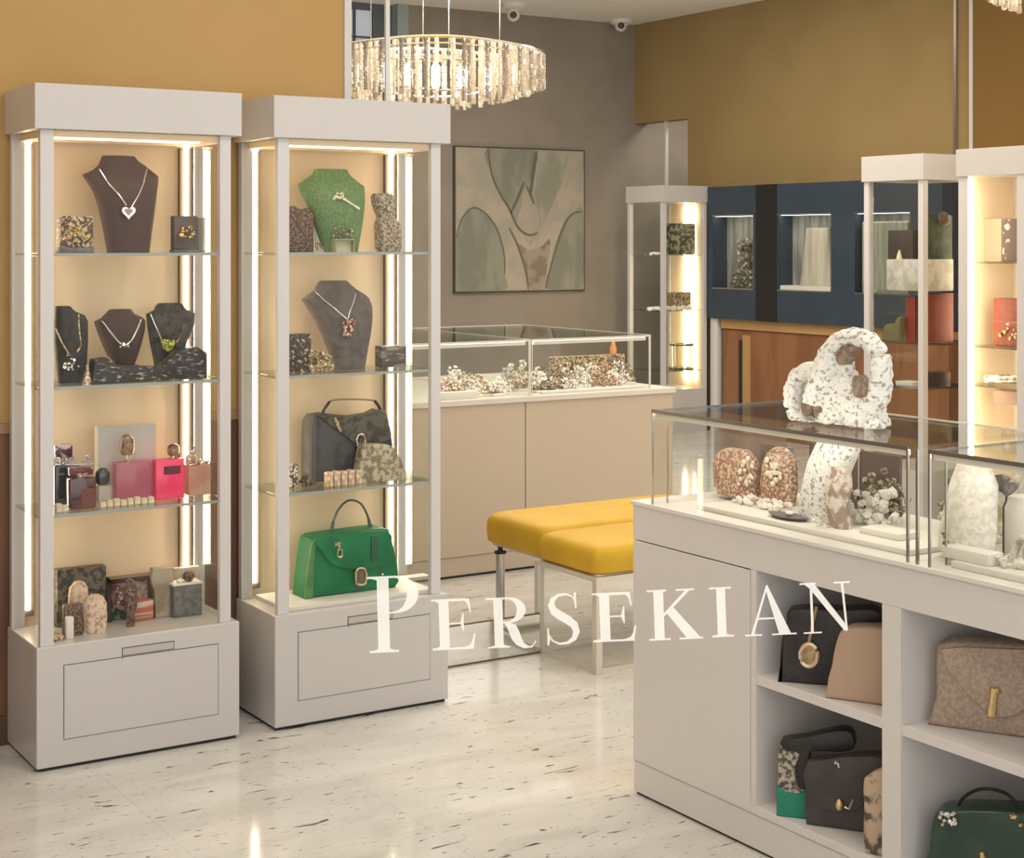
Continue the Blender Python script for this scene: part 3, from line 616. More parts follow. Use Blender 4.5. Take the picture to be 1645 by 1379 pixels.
z = SHZ[1]
block('black_gift_box', 'dark box with gold flecks at the left of the second shelf', 'box', 464, 537, 500, 600, 4.82, .05, z, mat('black_gold_fleck', (.05, .035, .028), .4, col2=(.60, .48, .30), scale=110, lo=.56, hi=.64, bump=.5))
tag(MB().heap(YP(496, 590, 4.82).x, 4.80, z, YP(537, 590, 4.82).x, 4.85, z+.07, 70, .0075, 21).heap(YP(494, 590, 4.82).x, 4.81, z, YP(512, 590, 4.82).x, 4.85, z+.10, 30, .0075, 22).build('gold_bead_heap', PALEGOLD, smooth=True), 'heap of pale gold beads between the dark box and the grey bust', 'beads', kind='stuff')
GB = [(596, 537, 585, .038), (570, 529, 589, .044), (540, 517, 595, .05), (515, 505, 598, .052), (495, 492, 598, .05), (482, 483, 594, .036), (475, 493, 587, .034), (466, 505, 572, .033), (457, 509, 562, .032), (451, 514, 556, .03)]
bust(GB, 4.86, GREYV, 'grey necklace bust with rose pendant on the second shelf', z)
n4 = thing('rose_necklace', 'silver chain with rose gold nugget pendant on the grey bust', 'necklace', YP(561, 525, 4.8))
strand('chain', GB, 4.86, [(506, 468), (520, 482), (540, 498), (556, 512)], .0024, SILVER, n4)
strand('chain', GB, 4.86, [(572, 470), (568, 485), (562, 500), (559, 512)], .0024, SILVER, n4)
MB().heap(YP(552, 540, 4.8).x, 4.798, YP(560, 541, 4.8).z, YP(571, 540, 4.8).x, 4.81, YP(560, 510, 4.8).z, 40, .006, 7, False).build('pendant', mat('rose_gold_nugget', (.60, .33, .25), .3, .7, col2=(.8, .6, .5), scale=80), n4, True)
block('dark_jewel_case', 'dark grey jewel case at the right of the second shelf', 'jewel case', 613, 556, 653, 592, 4.84, .05, z, mat('slate_case', (.10, .085, .08), .5, col2=(.32, .28, .24), scale=26, lo=.5, hi=.6, stretch=(1, 1, 3)))
z = SHZ[2]
BAGD = mat('charcoal_leather', (.045, .045, .05), .55, col2=(.075, .075, .08), scale=18, bump=.3, bscale=200)
t = thing('charcoal_handbag', 'charcoal handbag with silver clasp and thin strap handle on the third shelf', 'handbag', base_at(565, 4.86, z))
out_ = [(498, 776), (498, 700), (500, 677), (507, 668), (525, 665), (545, 668), (570, 670), (598, 666), (612, 659), (621, 662), (629, 690), (634, 730), (634, 776)]
ppY('body', out_, 4.83, .075, BAGD, t, .008, z)
ppY('side_piping', [(500, 775), (500, 690), (503, 673), (508, 672), (508, 775)], 4.826, .006, mat('dark_trim', (.10, .10, .085), .5), t, .001, z)
ppY('flap', [(512, 668), (545, 670), (598, 668), (612, 662), (622, 668), (628, 705), (610, 712), (590, 716), (573, 716), (560, 705), (540, 690), (520, 675)], 4.822, .010, mat('olive_charcoal', (.055, .052, .045), .7, col2=(.12, .11, .09), scale=40, bump=.5), t, .002)
hp = smooth_poly([(517, 668), (522, 655), (529, 646), (545, 642), (585, 642), (603, 645), (609, 655), (613, 664)], 4, False)
MB().tube([YP(a_, b_, 4.865) for a_, b_ in hp], .0032, 8).build('handle', mat('tan_strap', (.30, .22, .13), .5), t, True)
MB().tube([YP(a_, b_, 4.862) for a_, b_ in ((516, 668), (522, 656), (530, 645))], .0048, 8).build('handle_tab', BLACKV, t, True)
MB().tube([YP(a_, b_, 4.862) for a_, b_ in ((602, 644), (608, 652), (613, 663))], .0055, 8).build('handle_tab', BLACKV, t, True)
cl = MB().tube([YP(580+7*math.cos(u), 707+9*math.sin(u), 4.815) for u in [2*math.pi*k/14 for k in range(14)]], .004, 6, True)
cl.heap(YP(574, 718, 4.81).x, 4.812, YP(575, 720, 4.81).z, YP(580, 718, 4.81).x, 4.818, YP(575, 712, 4.81).z, 5, .004, 1).build('clasp', SILVER, t, True)
MB().tube([YP(a_, b_, 4.818) for a_, b_ in ((537, 672), (543, 683), (548, 694))], [.006, .007, .004], 6).build('charm', PALEGOLD, t, True)
g = ppY('khaki_pouch', smooth_poly([(582, 772), (580, 745), (586, 716), (600, 714), (628, 716), (640, 730), (650, 752), (648, 770)], 3), 4.765, .05, mat('khaki_satin', (.22, .18, .11), .5, col2=(.50, .45, .33), scale=60, detail=8, bump=.9, bscale=50), None, .005, z)
tag(g, 'crumpled khaki satin pouch before the charcoal handbag', 'pouch')
tag(MB().tube([YP(a_, b_, 4.80) for a_, b_ in smooth_poly([(628, 714), (638, 722), (648, 738), (650, 758)], 4, False)], .0025, 6).build('pouch_cord', BLACKV, g, True) if False else g, None)
for i in range(5):
    p = YP(522+i*11.6, 770, 4.775)
    tag(MB().box(p.x, 4.755, z, p.x+.0215, 4.785, z+.048+.002*(i % 2), .004).build('gold_block', mat('rose_gold_block', (.52, .34, .22), .45, .2, col2=(.80, .66, .50), scale=70, lo=.4, hi=.6, bump=1, bscale=90), smooth=True), f'{["leftmost", "second", "middle", "fourth", "rightmost"][i]} textured rose gold block of the row before the charcoal handbag', 'gold block', 'rose gold blocks on the third shelf')
block('tiny_jewel_box', 'tiny brown and white jewel box at the left post', 'jewel box', 467, 746, 479, 771, 4.80, .03, z, mat('brown_white', (.10, .06, .04), .5, col2=(.75, .7, .6), scale=120, lo=.5, hi=.54))
tag(MB().heap(YP(484, 770, 4.80).x, 4.79, z, YP(502, 770, 4.80).x, 4.82, z+.05, 26, .007, 14).build('bronze_bead_bracelet', MOTTB, smooth=True), 'bronze bead bracelet at the left foot of the charcoal handbag', 'bracelet')

# cabinet 2 floor: plinth slab and green handbag
z = ZB
sl = MB().box(X2c+.05, CY+.035, ZB, X2c+CW-.04, CY+DEP-.045, ZB+.014, .002).build('display_plinth', DECK)
tag(sl, 'flat white plinth under the green handbag', 'plinth')
block('white_plinth_block', 'white block behind the right end of the green handbag', 'plinth', 648, 927, 690, 960, 4.90, .045, ZB+.014, DECK)
z = ZB+.014
GREENL = mat('green_leather', (.008, .15, .058), .5, col2=(.012, .18, .07), scale=14, bump=.25, bscale=260, spec=.25)
GREEND = mat('green_leather_light', (.06, .19, .065), .55, col2=(.09, .24, .08), scale=24, bump=.4, bscale=200)
t = thing('green_handbag', 'emerald green handbag with arched handle on the white plinth', 'handbag', base_at(565, 4.83, z))
out_ = [(489, 962), (492, 930), (498, 885), (502, 868), (510, 863), (530, 860), (575, 854), (615, 849), (626, 851), (632, 872), (639, 905), (642, 935), (636, 948), (600, 954), (540, 962)]
ppY('body', out_, 4.80, .10, GREENL, t, .010, z)
ppY('gusset', [(490, 960), (494, 925), (500, 880), (504, 869), (509, 871), (505, 905), (503, 960)], 4.795, .012, GREEND, t, .002, z)
fl_ = smooth_poly([(508, 866), (516, 885), (528, 902), (545, 912), (575, 915), (600, 912), (628, 905), (630, 880), (624, 854), (570, 857)], 3)
ppY('flap', fl_, 4.789, .014, mat('green_flap', (.008, .15, .058), .48, col2=(.014, .19, .072), scale=12, bump=.25, bscale=260, spec=.25), t, .003)
ppY('strap', rect(597, 862, 606, 902), 4.784, .006, mat('dark_green_strap', (.012, .085, .045), .4), t, .001)
hp = smooth_poly([(532, 862), (535, 840), (543, 820), (555, 807), (566, 804), (580, 810), (590, 828), (595, 848), (596, 858)], 5, False)
MB().tube([YP(a_, b_, 4.845) for a_, b_ in hp], .0065, 10, flat=(1.0, .55)).build('handle', mat('handle_green_grey', (.085, .12, .10), .4), t, True)
cc = MB().tube([YP(580+8.5*math.copysign(abs(math.cos(u))**.7, math.cos(u)), 926.5+13.5*math.copysign(abs(math.sin(u))**.7, math.sin(u)), 4.781) for u in [2*math.pi*k/20 for k in range(20)]], .0048, 8, True)
clp = cc.build('clasp', mat('rose_clasp', (.62, .42, .32), .25, .8), t, True)
ppY('clasp_plate', rect(575, 917, 585, 937), 4.782, .006, mat('clasp_centre', (.16, .15, .10), .3, .5), clp, .001)
ch = MB().tube([YP(546+4*math.cos(u), 889+7*math.sin(u), 4.783) for u in [2*math.pi*k/12 for k in range(12)]], .0035, 6, True)
ch.heap(YP(537, 878, 4.78).x, 4.781, YP(545, 880, 4.78).z, YP(550, 878, 4.78).x, 4.787, YP(545, 868, 4.78).z, 9, .005, 3).build('charm', PALEGOLD, t, True)
MB().ball(YP(614, 923, 4.792), .006, 2).build('stud', GOLD, t, True)

# ------------------------------------------------------------------ right-hand counter
KX, KY, KYN, KD = 2.6835, 3.6267, 1.86, .478
ZP_, ZFU, ZFT, ZG = .095, .7125, .8195, 1.080
y_s1, y_s2 = XP(1215, 900, KX).y, XP(1205, 900, KX).y
y_d1, y_d0 = XP(1417, 900, KX).y, XP(1447, 900, KX).y
t = thing('display_counter', 'white open-shelved display counter at right holding handbags', 'counter', (KX+KD/2, (KY+KYN)/2, 0))
MB().box(KX+.012, KYN, 0, KX+KD, KY-.004, .008).build('plinth_gap', DARK, t)
MB().box(KX+.004, KYN, .008, KX+KD, KY, ZP_-.002, .001).build('plinth', KWHITE, t)
MB().box(KX, KYN, ZP_+.001, KX+KD, KY, .118, .001).build('bottom_board', KWHITE, t)
MB().box(KX, KYN, ZFU, KX+KD+.0, KY, ZFT-.012, .0015).build('fascia', KWHITE, t)
MB().box(KX-.006, KYN, ZFT-.012, KX+KD+.006, KY+.006, ZFT, .002).build('deck', DECK, t)
MB().box(KX+.012, KY-.018, .118, KX+KD, KY, ZFU-.002).build('end_panel', KWHITE, t)
d = MB().box(KX-.001, y_s2, .100, KX+.017, KY-.002, ZFU-.003, .0015).build('door', KWHITE, t)
MB().box(KX, y_s1, .118, KX+KD-.012, y_s2-.003, ZFU).build('side_panel', KWHITE, t)
MB().box(KX, y_d0, .118, KX+KD-.012, y_d1, ZFU).build('divider', KWHITE, t)
MB().box(KX+KD-.012, KYN, .118, KX+KD, KY-.018, ZFU).build('back_panel', KWHITE, t)
MB().box(KX, KYN, .118, KX+KD-.012, KYN+.018, ZFU).build('side_panel', KWHITE, t)
zs = .448
MB().box(KX+.004, y_d1, zs-.024, KX+KD-.012, y_s1, zs, .001).build('shelf', KWHITE, t)
MB().box(KX+.004, KYN+.018, zs-.024, KX+KD-.012, y_d0, zs, .001).build('shelf', KWHITE, t)
# bags in the counter
class Pl:
    """vertical plane through a point, turned by `a` degrees in plan (-90 = parallel to the counter front)"""
    def __init__(s, A, a): s.A = A; s.a = math.radians(a); s.n = Vector((-math.sin(s.a), math.cos(s.a), 0))
    def at(s, px, py, off=0):
        t_ = (px-CX)/F; d_ = Vector((SP+t_*CP, CP-t_*SP, 0)); k = (s.n.dot(Vector((s.A.x, s.A.y, 0)))+off)/s.n.dot(d_)
        return Vector((k*d_.x, k*d_.y, EYE-(py-HOR)*k/F))
def ppL(name, pts, pl, off, depth, m, parent=None, bev=.004, zmin=None, eps=.035):
    P = [pl.at(x, y, off) for x, y in pts]
    if zmin is not None:
        lo = min(p.z for p in P)
        for p in P:
            if p.z < zmin or p.z < lo+eps: p.z = zmin
    return MB().prism(P, pl.n*depth, bev, 3).build(name, m, parent, smooth=True)
def at0(pl, px, z): p = pl.at(px, 1100); p.z = z; return p
BLK = mat('black_leather', (.012, .010, .009), .42, col2=(.022, .018, .016), scale=16, bump=.3, bscale=150)
pl = Pl(YP(1253, 1000, 3.03), -50)
g = thing('black_shoulder_bag', 'black shoulder bag with gold oval charm on the upper shelf', 'handbag', at0(pl, 1330, zs))
ppL('body', smooth_poly([(1262, 1096), (1253, 1075), (1255, 1030), (1263, 1000), (1266, 982), (1300, 979), (1360, 980), (1412, 984), (1420, 1040), (1420, 1100)], 3), pl, 0, .065, BLK, g, .010, zs)
MB().tube([pl.at(a_, b_, -.006) for a_, b_ in ((1312, 975), (1306, 1000), (1299, 1036))], .0042, 8).build('strap', mat('tan_leather_strap', (.42, .24, .13), .5), g, True)
mb = MB().tube([pl.at(1299.5+14*math.cos(u), 1053+18*math.sin(u), -.008) for u in [2*math.pi*k/20 for k in range(20)]], .0055, 8, True)
ov = mb.build('charm', mat('gold_rim', (.80, .64, .44), .35, .5), g, True)
ppL('charm_face', [(1299.5+14*math.cos(u), 1053+18*math.sin(u)) for u in [2*math.pi*k/20 for k in range(20)]], pl, -.006, .005, mat('amber_face', (.34, .22, .11), .35, .3, col2=(.46, .33, .18), scale=60), ov, .001)
pl = Pl(XP(1332, 1100, 2.694), -60)
g = ppL('beige_clutch', smooth_poly([(1332, 1128), (1335, 1070), (1343, 1030), (1355, 1011), (1390, 1009), (1430, 1012), (1442, 1030), (1446, 1080), (1448, 1128)], 3), pl, 0, .07, mat('beige_leather', (.47, .33, .23), .5, bump=.15, bscale=200), None, .012, zs)
tag(g, 'smooth beige trapezoid bag leaning before the black shoulder bag', 'handbag')
zb = .118
pl = Pl(YP(1249, 1280, 3.03), -50)
g = thing('snakeskin_bag', 'snakeskin and teal bag with dark folded flap on the bottom shelf', 'handbag', at0(pl, 1272, zb))
ppL('body', smooth_poly([(1250, 1290), (1250, 1250), (1253, 1198), (1285, 1196), (1296, 1240), (1297, 1300)], 3), pl, 0, .06, mat('snakeskin', (.07, .065, .05), .45, col2=(.48, .43, .34), scale=90, detail=6, lo=.42, hi=.55, bump=.5), g, .006, zb)
ppL('teal_base', [(1247, 1300), (1248, 1262), (1262, 1274), (1280, 1277), (1299, 1270), (1300, 1310)], pl, -.006, .064, mat('teal_suede', (.015, .22, .14), .7, bump=.5, bscale=80), g, .005, zb)
ppL('flap', smooth_poly([(1254, 1192), (1290, 1186), (1330, 1177), (1360, 1174), (1372, 1186), (1371, 1204), (1350, 1209), (1310, 1208), (1300, 1218), (1298, 1262), (1290, 1270), (1280, 1262), (1277, 1232), (1285, 1212), (1262, 1206)], 3), pl, -.008, .05, BLK, g, .004)
pl = Pl(XP(1293, 1300, 2.70), -55)
g = thing('dark_grey_satchel', 'dark grey satchel with gold turn clasp on the bottom shelf', 'handbag', at0(pl, 1350, zb))
ppL('body', [(1294, 1320), (1292, 1290), (1296, 1224), (1340, 1219), (1400, 1214), (1440, 1213), (1442, 1345), (1350, 1335)], pl, 0, .05, mat('dark_grey_leather', (.045, .038, .036), .5, col2=(.06, .05, .048), scale=14, bump=.2, bscale=200), g, .008, zb)
ppL('flap', smooth_poly([(1297, 1226), (1400, 1216), (1425, 1230), (1400, 1270), (1380, 1300), (1345, 1306), (1310, 1296), (1297, 1270)], 2), pl, -.007, .01, MATS['dark_grey_leather'], g, .002)
MB().ball(pl.at(1348, 1293, -.012), .0155, 2, (.7, .7, 1), .002).build('clasp', GOLD, g, True)
MB().ball(pl.at(1343, 1224, -.008), .008, 1, jit=.002).ball(pl.at(1348, 1231, -.010), .006, 1).build('buckle', SILVER, g, True)
MB().tube([pl.at(1357, 1297, -.012), pl.at(1364, 1300, -.012), pl.at(1371, 1284, -.012)], .003, 6).build('clasp_pin', SILVER, g, True)
pl = Pl(XP(1387, 1300, 2.690), -66)
g = ppL('marbled_bag', smooth_poly([(1389, 1360), (1387, 1300), (1386, 1258), (1394, 1246), (1412, 1239), (1424, 1240), (1425, 1300), (1425, 1370)], 3), pl, 0, .05, mat('marbled_beige', (.09, .07, .05), .5, col2=(.50, .38, .27), scale=30, detail=7, lo=.40, hi=.50, bump=.5), None, .007, zb)
tag(g, 'beige marbled bag at the divider on the bottom shelf', 'handbag')
pl = Pl(YP(1503, 1180, 2.565), -60)
g = thing('taupe_clutch', 'taupe cracked leather clutch with gold turn lock at right', 'handbag', at0(pl, 1590, zs))
ppL('body', smooth_poly([(1506, 1186), (1503, 1120), (1503, 1050), (1512, 1036), (1545, 1032), (1640, 1038), (1735, 1044), (1742, 1100), (1738, 1190)], 3), pl, 0, .085, mat('taupe_cracked', (.33, .24, .185), .5, col2=(.41, .315, .25), scale=110, detail=9, bump=.7, bscale=90), g, .012, zs)
ppL('flap', [(1508, 1044), (1545, 1040), (1640, 1044), (1730, 1050), (1715, 1085), (1670, 1125), (1630, 1150), (1595, 1155), (1560, 1122), (1525, 1080)], pl, -.008, .012, mat('taupe_flap', (.35, .26, .20), .5, col2=(.43, .33, .265), scale=110, detail=9, bump=.7, bscale=90), g, .002)
MB().tube([pl.at(a_, b_, -.014) for a_, b_ in ((1597, 1106), (1595, 1128), (1592, 1150))], [.008, .009, .011], 8).ball(pl.at(1602, 1110, -.014), .009, 1, jit=.002).build('lock', GOLD, g, True)
pl = Pl(YP(1491, 1370, 2.56), -60)
g = thing('bottle_green_bag', 'bottle green handbag with black loop handle at the bottom right', 'handbag', at0(pl, 1590, zb))
ppL('body', smooth_poly([(1490, 1440), (1492, 1370), (1496, 1325), (1508, 1306), (1560, 1302), (1650, 1306), (1700, 1312), (1712, 1360), (1712, 1440)], 3), pl, 0, .09, mat('bottle_green', (.014, .042, .026), .4, col2=(.02, .06, .035), scale=12, coat=.2), g, .012, zb)
hp = smooth_poly([(1534, 1306), (1545, 1285), (1565, 1271), (1590, 1268), (1615, 1275), (1632, 1290), (1640, 1306)], 4, False)
MB().tube([pl.at(a_, b_, .04) for a_, b_ in hp], .0055, 8, flat=(1, .7)).build('handle', BLK, g, True)
mb = MB(); q_ = random.Random(4)
for k in range(20): mb.ball(pl.at(1508+q_.random()*28, 1305+q_.random()*22, -.004), .0055, 1, jit=.002)
mb.build('buckle', SILVER, g, True)
MB().ball(pl.at(1628, 1312, -.004), .009, 1, jit=.002).ball(pl.at(1640, 1325, -.004), .008, 1, jit=.002).ball(pl.at(1579, 1374, -.004), .009, 1, jit=.002).build('stud', GOLD, g, True)

# ---- glass showcases on the counter
GY = 3.543
yA = XP(1458, 800, KX).y; yBc = XP(1490, 800, KX).y; yM = XP(1472, 800, KX).y
def showcase(y0, y1, label, ends=True):
    x0, x1 = KX+.002, KX+KD; g_ = .006; zt = ZG
    t = thing('glass_showcase', label, 'showcase', ((x0+x1)/2, (y0+y1)/2, ZFT), 'glass showcases on the right counter')
    MB().box(x0, y0, ZFT, x0+g_, y1, zt-g_).build('front_glass', CASEG, t)
    MB().box(x1-g_, y0, ZFT, x1, y1, zt-g_).build('back_glass', CASEG, t)
    MB().box(x0+g_, y1-g_, ZFT, x1-g_, y1, zt-g_).build('end_glass', CASEG, t)
    MB().box(x0+g_, y0, ZFT, x1-g_, y0+g_, zt-g_).build('end_glass', CASEG, t)
    MB().box(x0, y0, zt-g_, x1, y1, zt).build('top_glass', TOPG, t)
    MB().box(x0-.002, y0, zt-.0085, x0, y1, zt+.001).box(x0, y1, zt-.006, x1, y1+.002, zt).build('edge_trim', mat('edge_grey', (.25, .23, .21), .25, .6), t)
    MB().box(x1-.002, y0, zt-.004, x1+.002, y1, zt+.001).build('edge_trim', mat('edge_light', (.72, .69, .62), .3, .2), t)
    MB().box(x0+.0065, y0+.01, zt-.022, x0+.009, y1-.01, zt-.0085).build('light_rail', mat('cream_rail', (.80, .76, .68), .4), t)
    MB().box(x0+.0095, y0+.01, zt-.020, x0+.016, y1-.01, zt-.0085).build('light_strip', LEDW, t)
    for yy in (y0, y1-.004): MB().box(x0-.0015, yy, ZFT, x0+.004, yy+.005, zt-.008).build('corner_post', METAL, t)
    for yy in (y1-.004,): MB().box(x0+.05, yy, ZFT, x0+.054, yy+.004, zt-.008).build('corner_post', METAL, t)
    return t
showcase(yA, GY, 'far glass showcase on the counter holding the rosy bracelets')
showcase(KYN+.02, yBc-.002, 'near glass showcase on the counter cut by the right edge of the photo')
tag(MB().box(KX+.001, yM-.003, ZFT, KX+.007, yM+.003, ZG-.002).build('showcase_clip_post', METAL), 'slim metal post between the two glass showcases', 'post')
zd = ZFT
def tray(label, x0, x1, y0, y1, z0, z1, m=TRAYW, name='jewellery_tray', cat='tray', rot=None, group=None):
    return tag(MB().box(x0, y0, z0, x1, y1, z1, .003, rot=rot).build(name, m, smooth=True), label, cat, group)
tray('flat white jewellery tray in the far showcase', KX+.055, KX+.40, yA+.05, GY-.13, zd, zd+.014)
tray('flat white jewellery tray in the near showcase', KX+.04, KX+.42, KYN+.15, yBc-.03, zd, zd+.016)
# items; y from the photo columns
def LX(name, rows, Xc, m, parent=None, e=2.3, zmin=None, jitter=0, seg=26):
    secs = []
    for py, a, b_, hd in rows:
        p, q = XP(a, py, Xc), XP(b_, py, Xc); secs.append([Xc, (p.y+q.y)/2, (p.z+q.z)/2, hd, abs(q.y-p.y)/2])
    if zmin is not None:
        d_ = zmin-secs[0][2]; n = len(secs)
        for i, s_ in enumerate(secs): s_[2] += d_*(1-i/(n-1))
    return MB().loft([tuple(s_) for s_ in secs], seg, e, jitter).build(name, m, parent, smooth=True)
ROSE = mat('rosy_pearl_mottle', (.34, .17, .11), .45, col2=(.74, .58, .44), scale=130, detail=7, lo=.46, hi=.60, bump=1, bscale=70)
zt_ = zd+.014
for (rows_, lab, sx) in (([(792, 1158, 1214, .03), (770, 1152, 1216, .035), (745, 1152, 1215, .035), (730, 1158, 1210, .03), (722, 1170, 1200, .02)], 'wide rosy bracelet stand studded with pearls at left in the far showcase', 1195), ([(790, 1228, 1273, .028), (765, 1226, 1276, .03), (738, 1230, 1275, .03), (725, 1238, 1270, .026), (720, 1246, 1262, .016)], 'arched rosy bracelet stand right of the wide one', 1240)):
    t = thing('bracelet_stand', lab, 'bracelet stand', Vector((2.93, XP(sx, 780, 2.93).y, zt_)))
    LX('stand', rows_, 2.93, ROSE, t, 2.8, zt_, .002)
    q_ = random.Random(sx); mb = MB()
    for k in range(22):
        px_ = sx-10+q_.random()*26; py_ = 735+q_.random()*44
        mb.ball(XP(px_, py_, 2.895), q_.uniform(.004, .0085), 2, (.6, 1, 1))
    mb.build('pearls', mat('pearl_d', (.86, .76, .64), .3), t, True)
tag(MB().box(2.98, XP(1262, 760, 2.98).y, zt_, 2.985, XP(1147, 760, 2.98).y, XP(1200, 690, 2.98).z, .001).build('smoked_screen', mat('smoked_brown', (.30, .22, .17), .1, alpha=.45)), 'smoked brown acrylic screen behind the rosy bracelet stands', 'screen')
tag(MB().box(3.06, 3.40, zt_, 3.075, 3.525, XP(1120, 696, 3.06).z, .002).build('slate_card', mat('slate_card_grey', (.30, .29, .28), .5, alpha=.85)), 'grey slate card standing at the far end of the showcase', 'card')
tag(MB().heap(2.83, XP(1250, 800, 2.84).y, zt_, 2.90, XP(1180, 800, 2.84).y, zt_+.028, 60, .009, 31).build('pearl_heap', mat('pearl_e', (.85, .79, .70), .35), smooth=True), 'heap of white pearls before the rosy bracelet stands', 'pearls', kind='stuff')
t = thing('jewel_dish', 'dark slate leaf-shaped dish with one white pearl', 'dish', Vector((2.80, XP(1268, 805, 2.80).y, zt_)))
yc_ = XP(1266, 805, 2.79).y
MB().loft([(2.79, yc_, zt_, .018, .045), (2.79, yc_, zt_+.006, .030, .066), (2.79, yc_, zt_+.010, .032, .07)], 20, 1.7).build('dish', mat('slate_dish', (.13, .11, .12), .4), t, True)
MB().ball((2.785, yc_-.01, zt_+.016), .009, 2, (1, 1.4, .7)).build('pearl', DECK, t, True)
BS = [(812, 1288, 1340, .035), (790, 1292, 1344, .04), (760, 1298, 1352, .042), (735, 1306, 1366, .04), (715, 1314, 1378, .032), (704, 1322, 1376, .02)]
g = LX('stone_bust', BS, 2.84, STONE, None, 2.4, zt_, .0025)
tag(g, 'pale speckled stone bust under the sculpture in the far showcase', 'stone bust')
g = LX('stone_ring_holder', [(800, 1335, 1365, .02), (780, 1330, 1360, .022), (762, 1330, 1366, .022), (752, 1338, 1366, .014)], 2.81, mat('rosy_white_stone', (.35, .25, .2), .7, col2=(.72, .64, .56), scale=30, bump=.8), None, 2.2, zt_, .003)
tag(g, 'small rosy white stone ring holder beside the speckled stone bust', 'ring stand')
q_ = random.Random(77)
def xbox(name, label, cat, px0, px1, pytop, X, dep, z, m, group=None, bev=.003, jit=0):
    y1 = XP(px0, 800, X).y; y0 = XP(px1, 800, X).y; zt = XP((px0+px1)/2, pytop, X).z
    return tag(MB().box(X, y0, z, X+dep, y1, zt, bev).build(name, m, smooth=True), label, cat, group)
def xheap(name, label, cat, px0, px1, pytop, X, dep, z, n, r, m, seed, group=None, kind=None):
    y1 = XP(px0, 800, X).y; y0 = XP(px1, 800, X).y; zt = max(z+r*1.5, XP((px0+px1)/2, pytop, X).z)
    return tag(MB().heap(X, y0, z, X+dep, y1, zt, n, r, seed).build(name, m, smooth=True), label, cat, group, kind)
OLIVEB = mat('olive_bead_mottle', (.14, .11, .075), .4, .3, col2=(.62, .55, .42), scale=60, lo=.45, hi=.58)
WST = mat('chalky_stone', (.55, .49, .42), .75, col2=(.80, .76, .70), scale=70, lo=.35, hi=.5, bump=.7, bscale=120, detail=7)
xheap('olive_bead_necklace', 'olive and cream bead necklace heaped behind the posts of the far showcase', 'necklace', 1375, 1442, 748, 2.98, .05, zt_, 70, .010, OLIVEB, 41)
xheap('chalk_stone_heap', 'heap of chalky stones before the olive bead necklace', 'stones', 1350, 1425, 778, 2.88, .05, zt_, 50, .014, WST, 42, kind='stuff')
tray('low white ring tray in front in the far showcase', 2.80, 2.875, XP(1443, 800, 2.80).y, XP(1380, 800, 2.80).y, zt_, zt_+.016, TRAYW, 'white_ring_tray', 'ring tray')
xheap('silver_brooch', 'small silver brooch lying on the white deck of the far showcase', 'brooch', 1305, 1330, 815, 2.76, .03, zt_, 10, .005, SILVER, 43)
tag(MB().box(3.045, XP(1445, 760, 3.045).y, zt_, 3.055, XP(1300, 760, 3.045).y, XP(1370, 722, 3.045).z, .001).build('brown_backdrop_card', mat('brown_card', (.17, .12, .10), .7)), 'brown backdrop card at the rear of the far showcase', 'card')
tag(MB().box(3.04, XP(1379, 760, 3.04).y-.0015, zt_, 3.044, XP(1379, 760, 3.04).y+.0015, XP(1379, 722, 3.04).z).build('white_support_rod', WHITE2), 'thin white support rod before the brown backdrop card', 'rod')
zt2 = zd+.016
g = LX('white_stone_bust', [(838, 1510, 1590, .035), (815, 1515, 1596, .04), (790, 1524, 1596, .04), (765, 1532, 1598, .034), (748, 1540, 1590, .022)], 2.82, mat('chalk_white', (.80, .76, .70), .75, col2=(.68, .62, .54), scale=60, detail=8, bump=.6), None, 2.4, zt2, .003)
tag(g, 'large chalk white bust in the near showcase', 'stone bust')
xheap('cream_bead_heap', 'heap of cream and olive beads behind the chalk white bust', 'beads', 1505, 1545, 745, 2.99, .05, zt2, 60, .010, OLIVEB, 44, kind='stuff')
xheap('cream_bead_necklace', 'cream bead necklace behind the dark leaf brooch', 'necklace', 1575, 1640, 748, 2.99, .05, zt2, 60, .010, MATS['cream_stone'], 45)
t = thing('leaf_brooch', 'dark grey leaf-shaped brooch of two leaves on a stem in the near showcase', 'brooch', Vector((2.86, XP(1605, 800, 2.86).y, zt2)))
for (pts) in ([(1576, 783), (1590, 768), (1607, 762), (1622, 770), (1608, 778), (1590, 784)], [(1584, 786), (1606, 776), (1634, 776), (1630, 788), (1616, 798), (1605, 790)]):
    ppX('leaf', smooth_poly(pts, 3), 2.855, .008, mat('dark_leaf', (.13, .11, .11), .5, col2=(.22, .19, .18), scale=50), t, .002)
MB().tube([XP(1617, 796, 2.858), XP(1616, 806, 2.858), XP(1612, 815, 2.858), Vector((2.858, XP(1612, 815, 2.858).y, zt2))], .0022, 6).build('stem', BLACKV, t, True)
xbox('white_block', 'white block stand at the right edge of the photo in the near showcase', 'block', 1612, 1660, 800, 2.89, .06, zt2, TRAYW)
xbox('low_white_step', 'low white step before the chalk white bust', 'block', 1512, 1588, 884, 2.735, .05, zt2, TRAYW)
t = thing('shell_ornament', 'ring-shaped shell ornament at the right edge of the near showcase', 'ornament', Vector((2.77, XP(1645, 870, 2.77).y, zt2)))
c_ = XP(1650, 862, 2.775)
MB().tube([Vector((2.775+.006*math.sin(3*u), c_.y+.034*math.cos(u), zt2+.034+.034*math.sin(u))) for u in [2*math.pi*k/22 for k in range(22)]], .009, 8, True).build('ring', mat('grey_shell', (.45, .40, .33), .5, col2=(.72, .68, .6), scale=40), t, True)
MB().ball((2.79, c_.y, zt2+.034), .027, 2, (.35, 1, 1), .002).build('shell', WST, t, True)
xheap('shell_cluster', 'small cluster of tan shells at the foot of the ring-shaped ornament', 'shells', 1590, 1612, 875, 2.75, .03, zt2, 12, .007, WST, 46)
